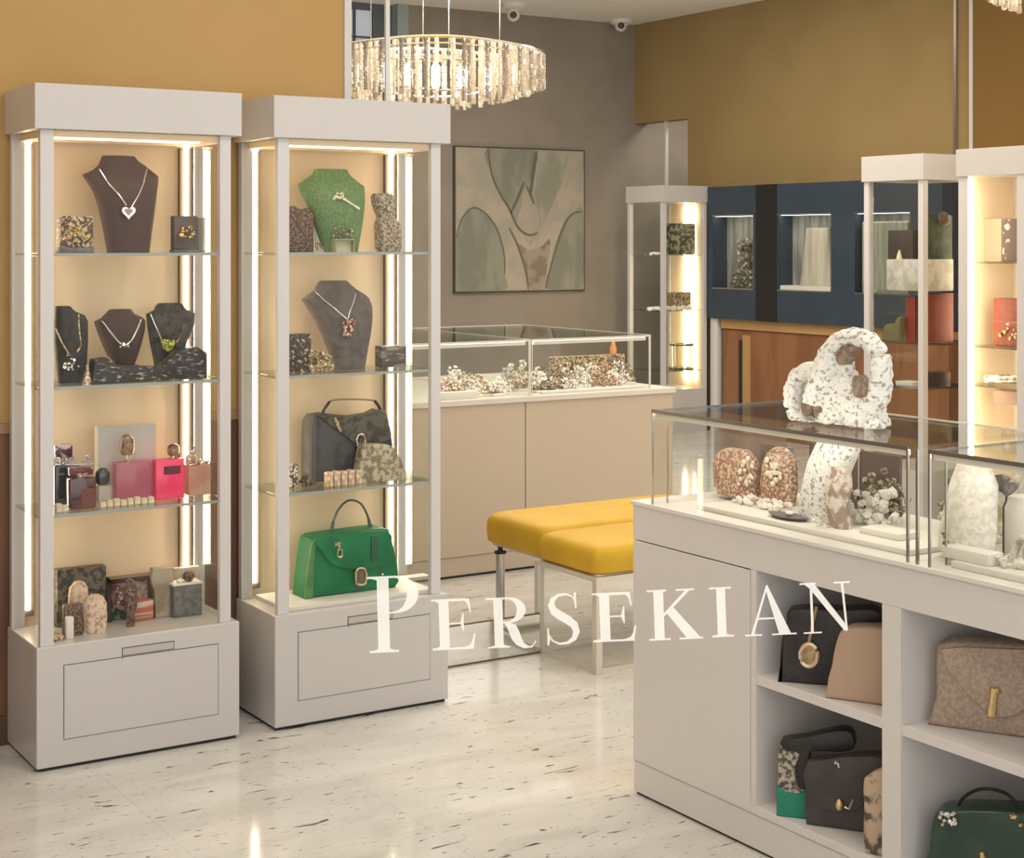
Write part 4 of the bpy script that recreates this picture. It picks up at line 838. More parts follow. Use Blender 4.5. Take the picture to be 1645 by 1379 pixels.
xheap('bead_bracelet', 'tiny bead bracelet lying beside the slim metal post', 'bracelet', 1505, 1518, 852, 2.76, .02, zt2, 9, .005, OLIVEB, 47)

# ---- stone sculpture on the glass top
def sculpture():
    X = 2.86
    P = lambda px, py, dx=0: XP(px, py, X+dx)
    mb = MB()
    # tall ribbon loop
    lp = smooth_poly([(1318, 650), (1325, 610), (1335, 575), (1350, 552), (1372, 543), (1395, 548), (1412, 568), (1417, 600), (1410, 635), (1398, 660), (1404, 690)], 5, False)
    n = len(lp)
    mb.tube([P(a, b, -.02+.05*i/n) for i, (a, b) in enumerate(lp)], [.036-.016*min(1, i/(n*.55)) if i < n*.72 else .020+.018*(i/n-.72)/.28 for i in range(n)], 16, flat=(1.5, .95))
    # small lobe at the left
    lq = smooth_poly([(1340, 618), (1320, 597), (1300, 596), (1284, 608), (1277, 632), (1279, 658), (1292, 680), (1315, 690)], 5, False)
    mb.tube([P(a, b, -.015) for a, b in lq], .022, 14, flat=(1.5, 1))
    for (a, b, r, sx) in ((1345, 640, .044, .8), (1340, 675, .048, .9), (1368, 655, .040, .7), (1378, 682, .042, .8), (1315, 632, .016, .8), (1325, 690, .030, .9), (1352, 612, .030, .8), (1405, 692, .030, .9), (1300, 688, .022, .8), (1356, 698, .034, 1), (1392, 668, .022, .8), (1355, 588, .034, .7), (1362, 612, .034, .7), (1350, 562, .026, .8), (1375, 634, .028, .7), (1300, 640, .018, .5), (1310, 610, .022, .6)):
        mb.ball(P(a, b), r, 3, (sx, 1, 1))
    bmesh.ops.transform(mb.b, matrix=Matrix.Translation((0, 0, 0)), verts=mb.b.verts)
    lo = ZG+.001
    for v in mb.b.verts:
        if v.co.z < lo+.004: v.co.z = lo+.004
    o = mb.build('stone_sculpture', STONE)
    m_ = o.modifiers.new('r', 'REMESH'); m_.mode = 'VOXEL'; m_.voxel_size = .0032; m_.use_smooth_shade = True
    s_ = o.modifiers.new('s', 'SMOOTH'); s_.iterations = 2; s_.factor = .5
    tx = bpy.data.textures.new('stone_lumps', 'CLOUDS'); tx.noise_scale = .018; tx.noise_depth = 4
    d_ = o.modifiers.new('d', 'DISPLACE'); d_.texture = tx; d_.strength = .013; d_.mid_level = .45
    tag(o, 'large white pitted stone sculpture of two loops standing on the glass counter top', 'sculpture')
    UM = mat('pit_umber', (.17, .12, .085), .8, col2=(.28, .20, .15), scale=60, bump=.8)
    for pts in ([(1290, 626), (1299, 620), (1306, 632), (1305, 655), (1299, 668), (1290, 668), (1286, 650)], [(1300, 602), (1312, 592), (1319, 598), (1310, 618), (1298, 620)], [(1344, 566), (1362, 556), (1366, 566), (1352, 586), (1343, 582)], [(1368, 610), (1376, 604), (1383, 622), (1380, 638), (1370, 636)], [(1305, 655), (1316, 650), (1318, 668), (1310, 674)]):
        pts = smooth_poly(pts, 3); cx_ = sum(a for a, _ in pts)/len(pts); cy_ = sum(b for _, b in pts)/len(pts)
        dx = -.040
        q = MB().prism([P(a, b, dx) for a, b in pts], Vector((.035, 0, 0)), .003).build('pit_inlay', UM, o, True)
sculpture()

# ------------------------------------------------------------------ benches and low mirror panel
LEA = mat('yellow_leather', (.56, .34, .018), .5, col2=(.61, .365, .022), scale=5, bump=.12, bscale=120, spec=.25)
def bench(label, x0, x1, y0, y1, ztop, zb, frame):
    t = thing('padded_bench', label, 'bench', ((x0+x1)/2, (y0+y1)/2, 0), 'yellow benches')
    mb = MB(); bv = .03
    prof = [(zb, .014, 0), (zb+.008, .004, 0), (zb+.05, 0, 0), (ztop-.034, .002, 0), (ztop-.014, .012, 0), (ztop-.002, .032, 0), (ztop+.008, .08, 0)]
    rings = []
    for z_, ins, _ in prof: rings.append(((x0+x1)/2, (y0+y1)/2, z_, (x1-x0)/2-ins, (y1-y0)/2-ins))
    mb.loft(rings, 72, 14); mb.build('seat_cushion', LEA, t, True)
    if frame:
        w = .027
        f = MB(); h_w = .018
        for (a, b_) in ((x0, y0), (x1-w, y0), (x0, y1-w), (x1-w, y1-w)): f.box(a, b_, 0, a+w, b_+w, zb-.004, .0015)
        for z_ in (0, zb-.004-h_w):
            f.box(x0+w, y0+.001, z_, x1-w, y0+w-.001, z_+h_w).box(x0+w, y1-w+.001, z_, x1-w, y1-.001, z_+h_w).box(x0+.001, y0+w, z_, x0+w-.001, y1-w, z_+h_w).box(x1-w+.001, y0+w, z_, x1-.001, y1-w, z_+h_w)
        f.build('frame', mat('satin_steel', (.66, .60, .51), .35, .25), t)
        MB().box(x0+.006, y0+w, .02, x0+.010, y1-w, zb-.03).build('side_panel', GLASS, t)
        MB().box(x0+w, y0+.006, .02, x1-w, y0+.010, zb-.03).build('side_panel', GLASS, t)
    else:
        for (a, b_) in ((x0+.05, y1-.06), (x1-.05, y1-.06), (x1-.05, y0+.05), (x0+.05, y0+.03)):
            if (a, b_) == (x0+.05, y0+.03): continue
            lg = MB().cyl((a, b_, .0), (a, b_, zb-.045), .018, 18).build('leg', METAL, t, True)
            MB().cyl((a, b_, zb-.045), (a, b_, zb-.036), .024, 18).cyl((a, b_, zb-.036), (a, b_, zb-.012), .010, 14).cyl((a, b_, zb-.014), (a, b_, zb+.001), .019, 18).build('leg_collar', BLACKV, lg, True)
        MB().box(x0+.03, y0+.03, zb-.012, x1-.03, y1-.03, zb).build('seat_board', WHITE2, t)
    return t
bench('near yellow leather bench on a steel and glass box frame', 3.308, 4.25, 4.69, 5.095, .452, .348, True)
bench('far yellow leather bench on round steel legs behind the near one', 3.352, 4.3, 5.105, 5.55, .458, .338, False)
t = thing('low_mirror_panel', 'low mirrored kick panel on the floor between the second cabinet and the benches', 'mirror panel', (2.98, 5.06, 0))
MB().box(2.64, 5.055, .006, 3.306, 5.063, .146).build('mirror', MIRROR, t)
MB().box(2.64, 5.053, 0, 3.306, 5.065, .006).box(2.64, 5.053, .146, 3.306, 5.065, .150).build('edge_trim', mat('dark_bronze', (.12, .09, .065), .4, .5), t)

# ------------------------------------------------------------------ back counter
BX0, BX1, BY0, BY1 = 2.85, 4.965, 6.379, 7.60
xs = YP(844, 700, BY0).x
BEIGE = mat('beige_laminate', (.52, .43, .325), .42, coat=.1)
t = thing('back_counter', 'long beige counter behind the yellow benches', 'counter', ((BX0+BX1)/2, (BY0+BY1)/2, 0))
MB().box(BX0, BY0+.012, 0, BX1, BY1, .012).build('plinth_gap', DARK, t)
MB().box(BX0, BY0+.006, .012, BX1, BY1, .095).build('plinth', BEIGE, t)
MB().box(BX0, BY0+.004, .097, BX1, BY1, .79).build('body', mat('seam_dark', (.14, .11, .08), .6), t)
MB().box(BX0, BY0, .098, xs-.0025, BY0+.02, .79).build('front_panel', BEIGE, t)
MB().box(xs+.0025, BY0, .098, BX1, BY0+.02, .79).build('front_panel', BEIGE, t)
MB().box(BX0-.01, BY0-.012, .79, BX1+.012, BY1+.01, .815, .002).build('worktop', mat('pale_top', (.66, .61, .54), .4), t)
def bshow(x0, x1, label):
    y0, y1, z0, z1 = BY0+.02, BY1-.02, .815, 1.080
    t = thing('back_showcase', label, 'showcase', ((x0+x1)/2, (y0+y1)/2, z0), 'glass showcases on the beige counter')
    g_ = .006
    MB().box(x0, y0, z0, x1, y0+g_, z1-g_).build('front_glass', CASEG, t)
    MB().box(x0, y1-g_, z0, x1, y1, z1-g_).build('back_glass', CASEG, t)
    MB().box(x0, y0+g_, z0, x0+g_, y1-g_, z1-g_).build('end_glass', CASEG, t)
    MB().box(x1-g_, y0+g_, z0, x1, y1-g_, z1-g_).build('end_glass', CASEG, t)
    MB().box(x0, y0, z1-g_, x1, y1, z1).build('top_glass', SHELFG, t)
    tr_ = mat('edge_pale', (.70, .65, .56), .3, .3)
    MB().box(x0, y0-.002, z1-.008, x1, y0, z1+.002).box(x0, y1, z1-.006, x1, y1+.003, z1+.002).box(x1, y0, z1-.006, x1+.003, y1, z1+.002).build('edge_trim', tr_, t)
    MB().box(x1-.012, y0-.003, z0, x1, y0, z1-.002).box(x0, y0-.003, z0, x0+.004, y0, z1-.002).build('corner_post', tr_, t)
    MB().box(x0+.02, y0+.012, z1-.026, x1-.02, y0+.016, z1-.010).build('light_rail', MATS['cream_rail'], t)
    MB().box(x0+.02, y0+.017, z1-.024, x1-.02, y0+.03, z1-.010).build('light_strip', LEDW, t)
    return t
xj = YP(853, 600, BY0+.02).x
bshow(BX0+.02, xj-.003, 'left glass showcase on the beige counter, crowded with pale jewellery')
bshow(xj+.003, YP(1045, 600, BY0+.02).x, 'right glass showcase on the beige counter, ending by the corner tower')
zc = .815
MIX = [MATS['pearl_e'], PALEGOLD, ROSE, TRAYW, MOTT, WST, SILVER]
LOOK = ['white pearl', 'pale gold', 'rosy pearl', 'white velvet', 'gold and brown', 'chalky', 'silver']
q_ = random.Random(5)
for i in range(42):
    px_ = 716+ i*7.3; row = i % 3; Y = 6.50+row*.16+q_.uniform(-.02, .02)
    if px_ > 1015: break
    k = q_.choice([0, 1, 2, 5]) if px_ < 850 else q_.choice([0, 2, 4, 5, 6])
    x = YP(px_, 600, Y).x; hgt = q_.uniform(.05, .12)+(.05 if row == 2 else 0); w_ = q_.uniform(.035, .06)
    t = thing('jewellery_stand', f'{LOOK[k]} jewellery stand, {["first", "second", "third", "fourth", "fifth", "sixth", "seventh", "eighth", "ninth", "tenth", "eleventh", "twelfth", "thirteenth", "fourteenth"][i//3]} from left in the {["front", "middle", "rear"][row]} row on the beige counter', 'jewellery stand', (x, Y, zc), 'small jewellery stands on the beige counter')
    if abs(x-xj) < .09: x += .1 if x > xj else -.1; t.location.x = x; ORG[t.name] = Vector(t.location)
    MB().box(x-w_*.8, Y-.03, zc, x+w_*.8, Y+.03, zc+.012, .003).build('tray', TRAYW, t)
    MB().heap(x-w_, Y-.025, zc+.01, x+w_, Y+.025, zc+hgt, 44, .0085, 100+i).build('jewellery', MIX[k], t, True)
tray('long white tray at the left front of the beige counter showcase', YP(700, 600, 6.44).x, YP(765, 600, 6.44).x, 6.425, 6.46, zc, zc+.035)
tray('long low white tray at the right front of the beige counter showcase', YP(870, 600, 6.44).x, YP(1030, 600, 6.44).x, 6.43, 6.455, zc, zc+.014)
tray('raised bronze bar across the right showcase on the beige counter', YP(905, 600, 6.9).x, YP(1020, 600, 6.9).x, 6.99, 7.05, zc, zc+.125, MOTT, 'display_bar', 'display bar')
g = MB().loft([(YP(985, 570, 7.02).x, 7.02, zc+.1255+h, r, r) for h, r in ((0, .018), (.03, .02), (.05, .012), (.09, .008), (.10, .003))], 14).build('amber_flacon', mat('amber_glow', (.75, .34, .14), .3), smooth=True)
tag(g, 'small amber flacon standing on the raised bronze bar', 'perfume bottle')

# ------------------------------------------------------------------ glass towers
def tower(label, x0, x1, y0, y1, shelves, led, back, z1=2.0, zf=1.865, hb=.35, open_=('X', 'Y'), wall=CREAM, ms=WHITE):
    t = thing('display_tower', label, 'cabinet', ((x0+x1)/2, (y0+y1)/2, 0), 'white glass towers at the far right')
    MB().box(x0, y0, 0, x1, y1, hb).build('base', ms, t)
    MB().box(x0-.01, y0-.01, zf, x1+.01, y1+.01, z1, .002).build('fascia', ms, t)
    p = .035
    for a, b_ in ((x0, y0), (x1-p, y0), (x0, y1-p), (x1-p, y1-p)): MB().box(a, b_, hb, a+p, b_+p, zf).build('post', WHITE2, t)
    if 'X' in open_: MB().box(x0+.01, y0+p, hb, x0+.015, y1-p, zf).build('side_glass', GLASS, t)
    if 'Y' in open_: MB().box(x0+p, y0+.01, hb, x1-p, y0+.015, zf).build('front_glass', CASEG, t)
    if back in ('X', 'XY'): MB().box(x1-.03, y0+p, hb, x1-.015, y1-p, zf).build('back_panel', wall, t)
    if back in ('Y', 'XY'): MB().box(x0+p, y1-.03, hb, x1-p, y1-.015, zf).build('back_panel', wall, t)
    if back == 'Z': MB().box(x1-.02, y0+p, hb, x1-.015, y1-p, zf).build('back_glass', CASEG, t); MB().box(x0+p, y1-.02, hb, x1-p, y1-.015, zf).build('back_glass', CASEG, t)
    for z_ in shelves: MB().box(x0+.016, y0+.016, z_-.008, x1-.032, y1-.032, z_).build('shelf', SHELFG, t)
    for (lx, ly, l0, l1, w_) in led: MB().box(lx, ly, l0, lx+w_, ly+w_, l1).build('light_tube', LED, t)
    return t
AX, AY = 7.92, 10.302
tower('corner glass tower beside the end of the beige counter', AX, AX+.45, AY, AY+.48, (1.44, .99, .50), [(AX+.385, XP(1100, 400, AX+.40).y-.02, .4, 1.84, .018), (AX+.405, XP(1113, 400, AX+.40).y-.01, .4, 1.84, .008)], 'X')
def tbox(name, label, cat, px0, py0, px1, Y, dep, z, m, plane='Y', bev=.004):
    f = YP if plane == 'Y' else XP
    p, q = f(px0, py0, Y), f(px1, py0, Y)
    if plane == 'Y': mb = MB().box(p.x, Y, z, q.x, Y+dep, p.z, bev)
    else: mb = MB().box(Y, q.y, z, Y+dep, p.y, p.z, bev)
    return tag(mb.build(name, m, smooth=True), label, cat)
MOSS = mat('moss_mottle', (.05, .055, .025), .6, col2=(.30, .28, .18), scale=26, bump=.8)
tbox('mossy_box', 'mossy green patterned box on the top shelf of the corner tower', 'box', 1078, 359, 1117, AY+.10, .15, 1.44, MOSS)
tbox('green_gold_box', 'green and gold box on the middle shelf of the corner tower', 'box', 1082, 470, 1110, AY+.10, .12, .99, MOTT)
tag(MB().heap(YP(1044, 495, AY+.05).x, AY+.05, .99, YP(1112, 495, AY+.05).x, AY+.09, 1.03, 60, .016, 51, False).build('crystal_garland', MATS['pearl_e'], smooth=True), 'row of white crystals along the middle shelf of the corner tower', 'crystals', kind='stuff')
tag(MB().heap(YP(1046, 412, AY+.04).x, AY+.04, 1.44, YP(1062, 412, AY+.04).x, AY+.08, 1.47, 14, .012, 52).build('crystal_bangle', MATS['pearl_e'], smooth=True), 'white crystal bangle at the left of the top shelf of the corner tower', 'bangle')
t = thing('glass_jar', 'clear glass jar with gold rims on the lowest shelf of the corner tower', 'jar', (YP(1095, 590, AY+.16).x, AY+.16, .50))
xx = YP(1095, 590, AY+.16).x
MB().loft([(xx, AY+.16, .50, .09, .09), (xx, AY+.16, .70, .095, .095)], 24).build('jar', thin_glass('jar_glass', (.9, .88, .75), .1), t, True)
for z_ in (.505, .70): MB().tube([(xx+.095*math.cos(u), AY+.16+.095*math.sin(u), z_) for u in [2*math.pi*k/24 for k in range(24)]], .009, 6, True).build('rim', MOSS, t, True)
BXc, BYc = 6.233, 5.911
tower('glass tower behind the sculpture with red and green goods', BXc, BXc+.45, BYc, BYc+.426, (1.285, 1.015, .78), [(BXc+.40, BYc+.03, .4, 1.8, .014)], 'Z')
DG = mat('dark_green_cloth', (.02, .035, .018), .7, col2=(.05, .07, .03), scale=18, bump=.6)
RED = mat('brick_red_leather', (.19, .028, .014), .6, col2=(.24, .042, .022), scale=16, stretch=(4, 4, .5))
BRN = mat('dark_brown_box', (.035, .013, .01), .5)
tbox('dark_green_hat_box', 'dark green cloth hat box on the upper shelf of the red-and-green tower', 'hat box', 1488, 345, 1530, BYc+.09, .06, 1.42, DG)
tbox('white_marbled_case', 'white cracked marble case under the dark green goods', 'case', 1484, 417, 1532, BYc+.06, .22, 1.285, mat('cracked_white', (.55, .52, .47), .6, col2=(.72, .69, .64), scale=14, bump=.8))
tbox('dark_brown_arch', 'dark brown arched display with one gold drop seen through the left pane', 'display', 1426, 370, 1466, BXc+.10, .12, 1.42, mat('umber', (.05, .035, .025), .6, col2=(.07, .05, .035), scale=10), 'X')
tbox('marble_slab', 'pale marble slab seen through the left pane of the tower', 'slab', 1424, 417, 1466, BXc+.08, .10, 1.285, MATS['cracked_white'], 'X')
p_ = XP(1445, 404, BXc+.09)
tag(MB().loft([(p_.x, p_.y, 1.42+h, r, r) for h, r in ((0, .016), (.02, .02), (.05, .014), (.08, .004))], 12).build('gold_drop', mat('cream_drop', (.85, .76, .58), .3), smooth=True), 'cream gold drop-shaped ornament on the marble slab', 'ornament')
tag(MB().ball(YP(1516, 352, BYc+.06), .045, 2, (1, .5, .9), .006).build('brown_flower', MOTTB, smooth=True), 'brown flower ornament on the dark green hat box', 'ornament')
tbox('brick_red_bag', 'brick red leather bag in the red-and-green tower', 'bag', 1486, 472, 1532, BYc+.08, .05, 1.015, RED)
tbox('crimson_box', 'crimson box seen through the left pane of the tower', 'box', 1454, 476, 1470, BXc+.10, .10, 1.015, mat('crimson', (.30, .035, .02), .5), 'X')
g = ppX('olive_boots', smooth_poly([(1418, 556), (1420, 524), (1436, 520), (1440, 512), (1448, 508), (1444, 522), (1440, 556)], 3), BXc+.06, .05, mat('olive_suede', (.20, .17, .08), .8), None, .004, 1.015)
tag(g, 'olive suede boot-shaped ornament on the shelf of the tower', 'ornament')
tbox('small_brown_box', 'small square dark brown box low in the red-and-green tower', 'box', 1501, 599, 1527, BYc+.05, .08, .78, BRN)
tbox('white_folded_cloth', 'white folded cloth low behind the sculpture', 'cloth', 1438, 612, 1466, BXc+.08, .10, .78, TRAYW, 'X')
CXc, CYc = 6.131, 5.579
tower('lit glass cabinet at the right edge of the photo', CXc, CXc+.40, CYc-.47, CYc, (1.445, 1.032, .84), [(CXc+.012, CYc-.072, .36, 1.85, .016), (CXc+.05, CYc-.43, .36, 1.85, .009)], 'XY', open_=('X',))  # second tube is added, hidden behind the stile to brighten the back panel
MB2 = MB().box(CXc-.004, CYc-.50, .35, CXc+.03, CYc-.365, 1.865).box(CXc-.002, CYc-.06, .35, CXc+.02, CYc, 1.865)
MB2.build('door_stile', WHITE2, bpy.data.objects['display_tower.002'])
tbox('clear_gift_box', 'clear box with brown ribbon on the top shelf of the lit right-edge cabinet', 'box', 1578, 352, 1609, CXc+.15, .08, 1.445, mat('clear_tan', (.60, .50, .38), .3, alpha=.45), 'X')
tbox('brown_jewel_card', 'dark brown jewel card on the top shelf of the lit right-edge cabinet', 'card', 1610, 352, 1655, CXc+.13, .04, 1.445, mat('umber_card', (.09, .05, .04), .6, col2=(.7, .65, .55), scale=20, lo=.62, hi=.66), 'X')
g = tbox('red_handbag', 'red handbag with gold fittings in the lit right-edge cabinet', 'handbag', 1595, 479, 1660, CXc+.13, .10, 1.032, RED, 'X', .008)
mb = MB().heap(CXc+.118, XP(1632, 530, CXc+.12).y, XP(1620, 548, CXc+.12).z, CXc+.128, XP(1606, 530, CXc+.12).y, XP(1620, 522, CXc+.12).z, 14, .010, 61, False)
o = mb.build('fittings', GOLD, smooth=True)
for v in o.data.vertices: v.co += ORG[o.name]-ORG[g.name]
o.location = (0, 0, 0); o.parent = g
tag(MB().cyl(XP(1585, 612, CXc+.12)*1, XP(1650, 612, CXc+.12), .022, 16).build('silver_roll', mat('silver_mottle', (.30, .24, .18), .3, .5, col2=(.85, .8, .7), scale=30, lo=.45, hi=.52), smooth=True), 'silver wrapped roll on the lower shelf of the lit right-edge cabinet', 'roll')
bpy.data.objects['silver_roll'].location.z = .84
tbox('taupe_gift_box', 'taupe gift box under the silver roll', 'box', 1595, 626, 1650, CXc+.13, .08, .745, mat('taupe_box', (.32, .20, .15), .6), 'X')

# ------------------------------------------------------------------ blue vitrine wall
BLX = 8.355
BLUE = mat('slate_blue_panel', (.030, .046, .068), .6, col2=(.036, .053, .077), scale=3, spec=.3)
y0b, y1b, zb0, zb1 = 7.75, 10.27, .925, 1.99
ns = []
for (a, b_) in ((1145, 1210), (1250, 1335), (1373, 1462)): ns.append((XP(b_, 400, BLX).y, XP(a, 400, BLX).y))
nz0, nz1 = 1.17, 1.755
t = thing('vitrine_wall_unit', 'slate blue wall unit with small square vitrines', 'wall unit', (8.47, 9.0, zb0))
mb = MB().box(BLX, y0b, zb0, XR, y1b, nz0).box(BLX, y0b, nz1, XR, y1b, zb1)
edges = [y1b]+[v for n_ in ns for v in (n_[1], n_[0])]+[y0b]
for i in range(0, len(edges), 2): mb.box(BLX, edges[i+1], nz0, XR, edges[i], nz1)
mb.build('carcass', BLUE, t)
MB().box(BLX-.006, XP(1248, 400, BLX).y, zb0-.002, BLX+.01, XP(1215, 400, BLX).y, zb1+.002).build('black_panel', mat('black_panel', (.006, .005, .004), .6), t)
GREYL = mat('niche_grey', (.20, .20, .19), .6, col2=(.34, .34, .31), scale=10, stretch=(1, 3, .3))
for i, (a, b_) in enumerate(ns):
    MB().box(BLX+.15, a, nz0, XR-.01, b_, nz1).build('niche_back', GREYL, t)
    MB().box(BLX+.002, a, nz0, BLX+.006, b_, nz1).build('niche_glass', thin_glass('niche_glass%d' % i, f0=.02, boost=.5), t)
    MB().box(BLX-.004, a-.008, nz0-.006, BLX+.004, b_+.008, nz0+.006).box(BLX-.004, a-.008, nz1-.006, BLX+.004, b_+.008, nz1+.006).box(BLX-.004, a-.008, nz0, BLX+.004, a, nz1).build('niche_frame', METAL, t)
    MB().box(BLX+.012, a+.02, nz1-.008, BLX+.05, b_-.02, nz1-.001).build('light_strip', emit('led_niche%d' % i, (1, .92, .8), 9), t)
# jewels in the niches
a, b_ = ns[0]; yc = (a+b_)/2-.06
mb = MB(); qq = random.Random(3)
for k in range(150):
    u = qq.random(); hw = .07+max(0, .45-u)*.30; mb.ball((BLX+.08+qq.uniform(-.04, .04), yc+qq.uniform(-hw, hw), nz0+.012+u*.40), qq.uniform(.010, .022), 1, jit=.006)
tag(mb.build('silver_bead_tower', mat('silver_bead', (.62, .57, .47), .4, .3, col2=(.30, .26, .2), scale=20, lo=.4, hi=.45), smooth=True), 'tower of silver beads in the far left vitrine', 'necklace display')
a, b_ = ns[1]
g = MB().loft([(BLX+.085, (a+b_)/2-.07, nz0+.04+h, .055*s_, w_) for h, w_, s_ in ((0, .20, 1), (.02, .18, 1), (.2, .15, .9), (.42, .12, .8), (.44, .115, .75))], 32, 3).build('draped_pedestal', mat('pale_drape', (.62, .57, .48), .7, col2=(.40, .36, .30), scale=9, stretch=(1, 3, .15), lo=.35, hi=.65), smooth=True)
tag(g, 'pale draped pedestal in the vitrine right of the black panel', 'pedestal')
tag(MB().box(BLX+.01, a+.01, nz0+.0005, BLX+.145, b_-.01, nz0+.0395, .003).build('white_step', TRAYW), 'low white step under the pale draped pedestal', 'step')
a, b_ = ns[2]
tag(MB().box(BLX+.03, a+.05, nz0+.0005, BLX+.12, b_-.04, nz0+.52, .01).build('grey_cloth_screen', mat('sage_grey', (.26, .27, .22), .7, col2=(.36, .36, .30), scale=12, stretch=(1, 4, .2))), 'sage grey draped block in the vitrine beside the glass tower', 'block')
# below the blue unit
WY1 = XP(1161, 600, 8.42).y
t = thing('wood_cabinet', 'orange brown wooden cabinet under the slate blue wall unit', 'cabinet', (8.5, 9.1, 0))
MB().box(8.42, 7.75, 0, XR, WY1, .84).build('body', WOOD2, t)
MB().box(8.40, 7.75, .845, XR, WY1+.0, .922).build('top_rail', TANW, t)
MB().box(8.416, XP(1193, 600, 8.42).y, .05, 8.43, XP(1187, 600, 8.42).y, .76).build('door_gap', DARK, t)
MB().box(8.412, XP(1206, 600, 8.42).y, .02, 8.422, XP(1194, 600, 8.42).y, .80).build('door_rail', TANW, t)
tag(MB().loft([(8.42, XP(1151, 600, 8.42).y, z_, .045, .045) for z_ in (0, .3, .6, .923)], 20, 3).build('white_column', WHITE2, smooth=True), 'white column under the far end of the slate blue wall unit', 'column')

# ------------------------------------------------------------------ painting
PY_ = YB-.03
a0, a1 = YP(732, 350, PY_).x, YP(938, 350, PY_).x; zt, zbm = YP(732, 236, PY_).z, YP(735, 469, PY_).z
t = thing('abstract_painting', 'square grey abstract painting of pale arching forms on the grey wall', 'painting', ((a0+a1)/2, PY_, zbm))
CANV = mat('canvas_sage', (.25, .25, .20), .8, col2=(.34, .33, .27), scale=5, bump=.3, bscale=40, stretch=(1, 1, .4))
MB().box(a0, PY_, zbm, a1, PY_+.028, zt).build('canvas', CANV, t)
MB().box(a0-.012, PY_+.004, zbm-.012, a0, PY_+.03, zt+.012).box(a1, PY_+.004, zbm-.012, a1+.012, PY_+.03, zt+.012).box(a0, PY_+.004, zbm-.012, a1, PY_+.03, zbm).box(a0, PY_+.004, zt, a1, PY_+.03, zt+.012).build('frame', mat('dark_frame', (.06, .05, .04), .6), t)
PALE = mat('paint_bone', (.40, .345, .275), .8, col2=(.33, .31, .255), scale=4, bump=.3, bscale=40)
SAGE = mat('paint_sage', (.26, .26, .205), .8, col2=(.20, .205, .165), scale=5, bump=.3, bscale=40, stretch=(1, 1, .4))
UMB = mat('paint_umber', (.20, .165, .125), .8, col2=(.30, .26, .21), scale=8)
LINE = mat('paint_line', (.14, .12, .095), .8)
def paint(pts, lay, m_, sm=True):
    pts2 = smooth_poly(pts, 4) if sm else pts
    P = [YP(x, y, PY_-.0012*lay) for x, y in pts2]
    for p in P: p.x = min(max(p.x, a0+.002), a1-.002); p.z = min(max(p.z, zbm+.002), zt-.002)
    mb = MB(); f = mb.b.faces.new([mb.b.verts.new(p) for p in P]); r = bmesh.ops.extrude_face_region(mb.b, geom=[f])
    bmesh.ops.translate(mb.b, verts=[g for g in r['geom'] if isinstance(g, bmesh.types.BMVert)], vec=(0, .0011, 0))
    mb.build('painted_shape', m_, t)
def pline(pts, lay, w0):
    pts = smooth_poly(pts, 5, False); n = len(pts); A, B = [], []
    for i, (x, y) in enumerate(pts):
        p, q = pts[max(0, i-1)], pts[min(n-1, i+1)]; dx, dy = q[0]-p[0], q[1]-p[1]; l = math.hypot(dx, dy) or 1
        w = w0*(.6+.5*math.sin(math.pi*i/(n-1))); A.append((x-dy/l*w, y+dx/l*w)); B.append((x+dy/l*w, y-dx/l*w))
    paint(A+B[::-1], lay, LINE, False)
# pale body: broad arching V
paint([(733, 239), (783, 238), (792, 285), (815, 330), (838, 372), (850, 400), (846, 440), (850, 466), (811, 466), (808, 400), (795, 365), (775, 340), (760, 334), (742, 352), (733, 383)], .9, PALE, False)
paint([(862, 378), (880, 345), (905, 290), (915, 240), (936, 240), (936, 338), (918, 345), (903, 370), (890, 410), (876, 464), (851, 464), (848, 430), (851, 400)], .9, PALE, False)
paint([(733, 385), (742, 352), (760, 334), (775, 340), (795, 365), (808, 400), (811, 440), (810, 466), (734, 468)], 2, SAGE)
paint([(936, 340), (922, 342), (908, 360), (898, 385), (888, 420), (878, 464), (936, 464)], 2, SAGE)
paint([(783, 238), (790, 280), (808, 315), (822, 345), (836, 370), (855, 378), (866, 365), (868, 345), (850, 300), (862, 243)], 2, SAGE)
paint([(818, 366), (838, 385), (855, 395), (880, 380), (892, 372), (884, 410), (873, 450), (866, 464), (850, 465), (842, 420), (828, 385)], 2, PALE)
paint([(832, 392), (850, 402), (870, 396), (884, 384), (880, 420), (872, 462), (852, 464), (846, 430)], 3, UMB)
paint([(838, 330), (840, 310), (848, 303), (860, 330), (868, 350), (862, 372), (846, 374), (830, 360)], 3, PALE)
for pts, w in (([(733, 383), (742, 352), (760, 334), (782, 345), (800, 372), (810, 410), (811, 440)], 1.3), ([(784, 238), (790, 280), (803, 310), (818, 335), (832, 365), (850, 378), (864, 374)], 1.6), ([(818, 366), (832, 395), (845, 435), (849, 465)], 1.6), ([(936, 340), (918, 345), (903, 370), (890, 410), (876, 464)], 1.6), ([(862, 243), (857, 275), (853, 310)], 2.6), ([(821, 342), (832, 318), (842, 292)], 2.0)):
    pline(pts, 4, w)
pline([(846, 300), (852, 312), (858, 328)], 4, 1.8)

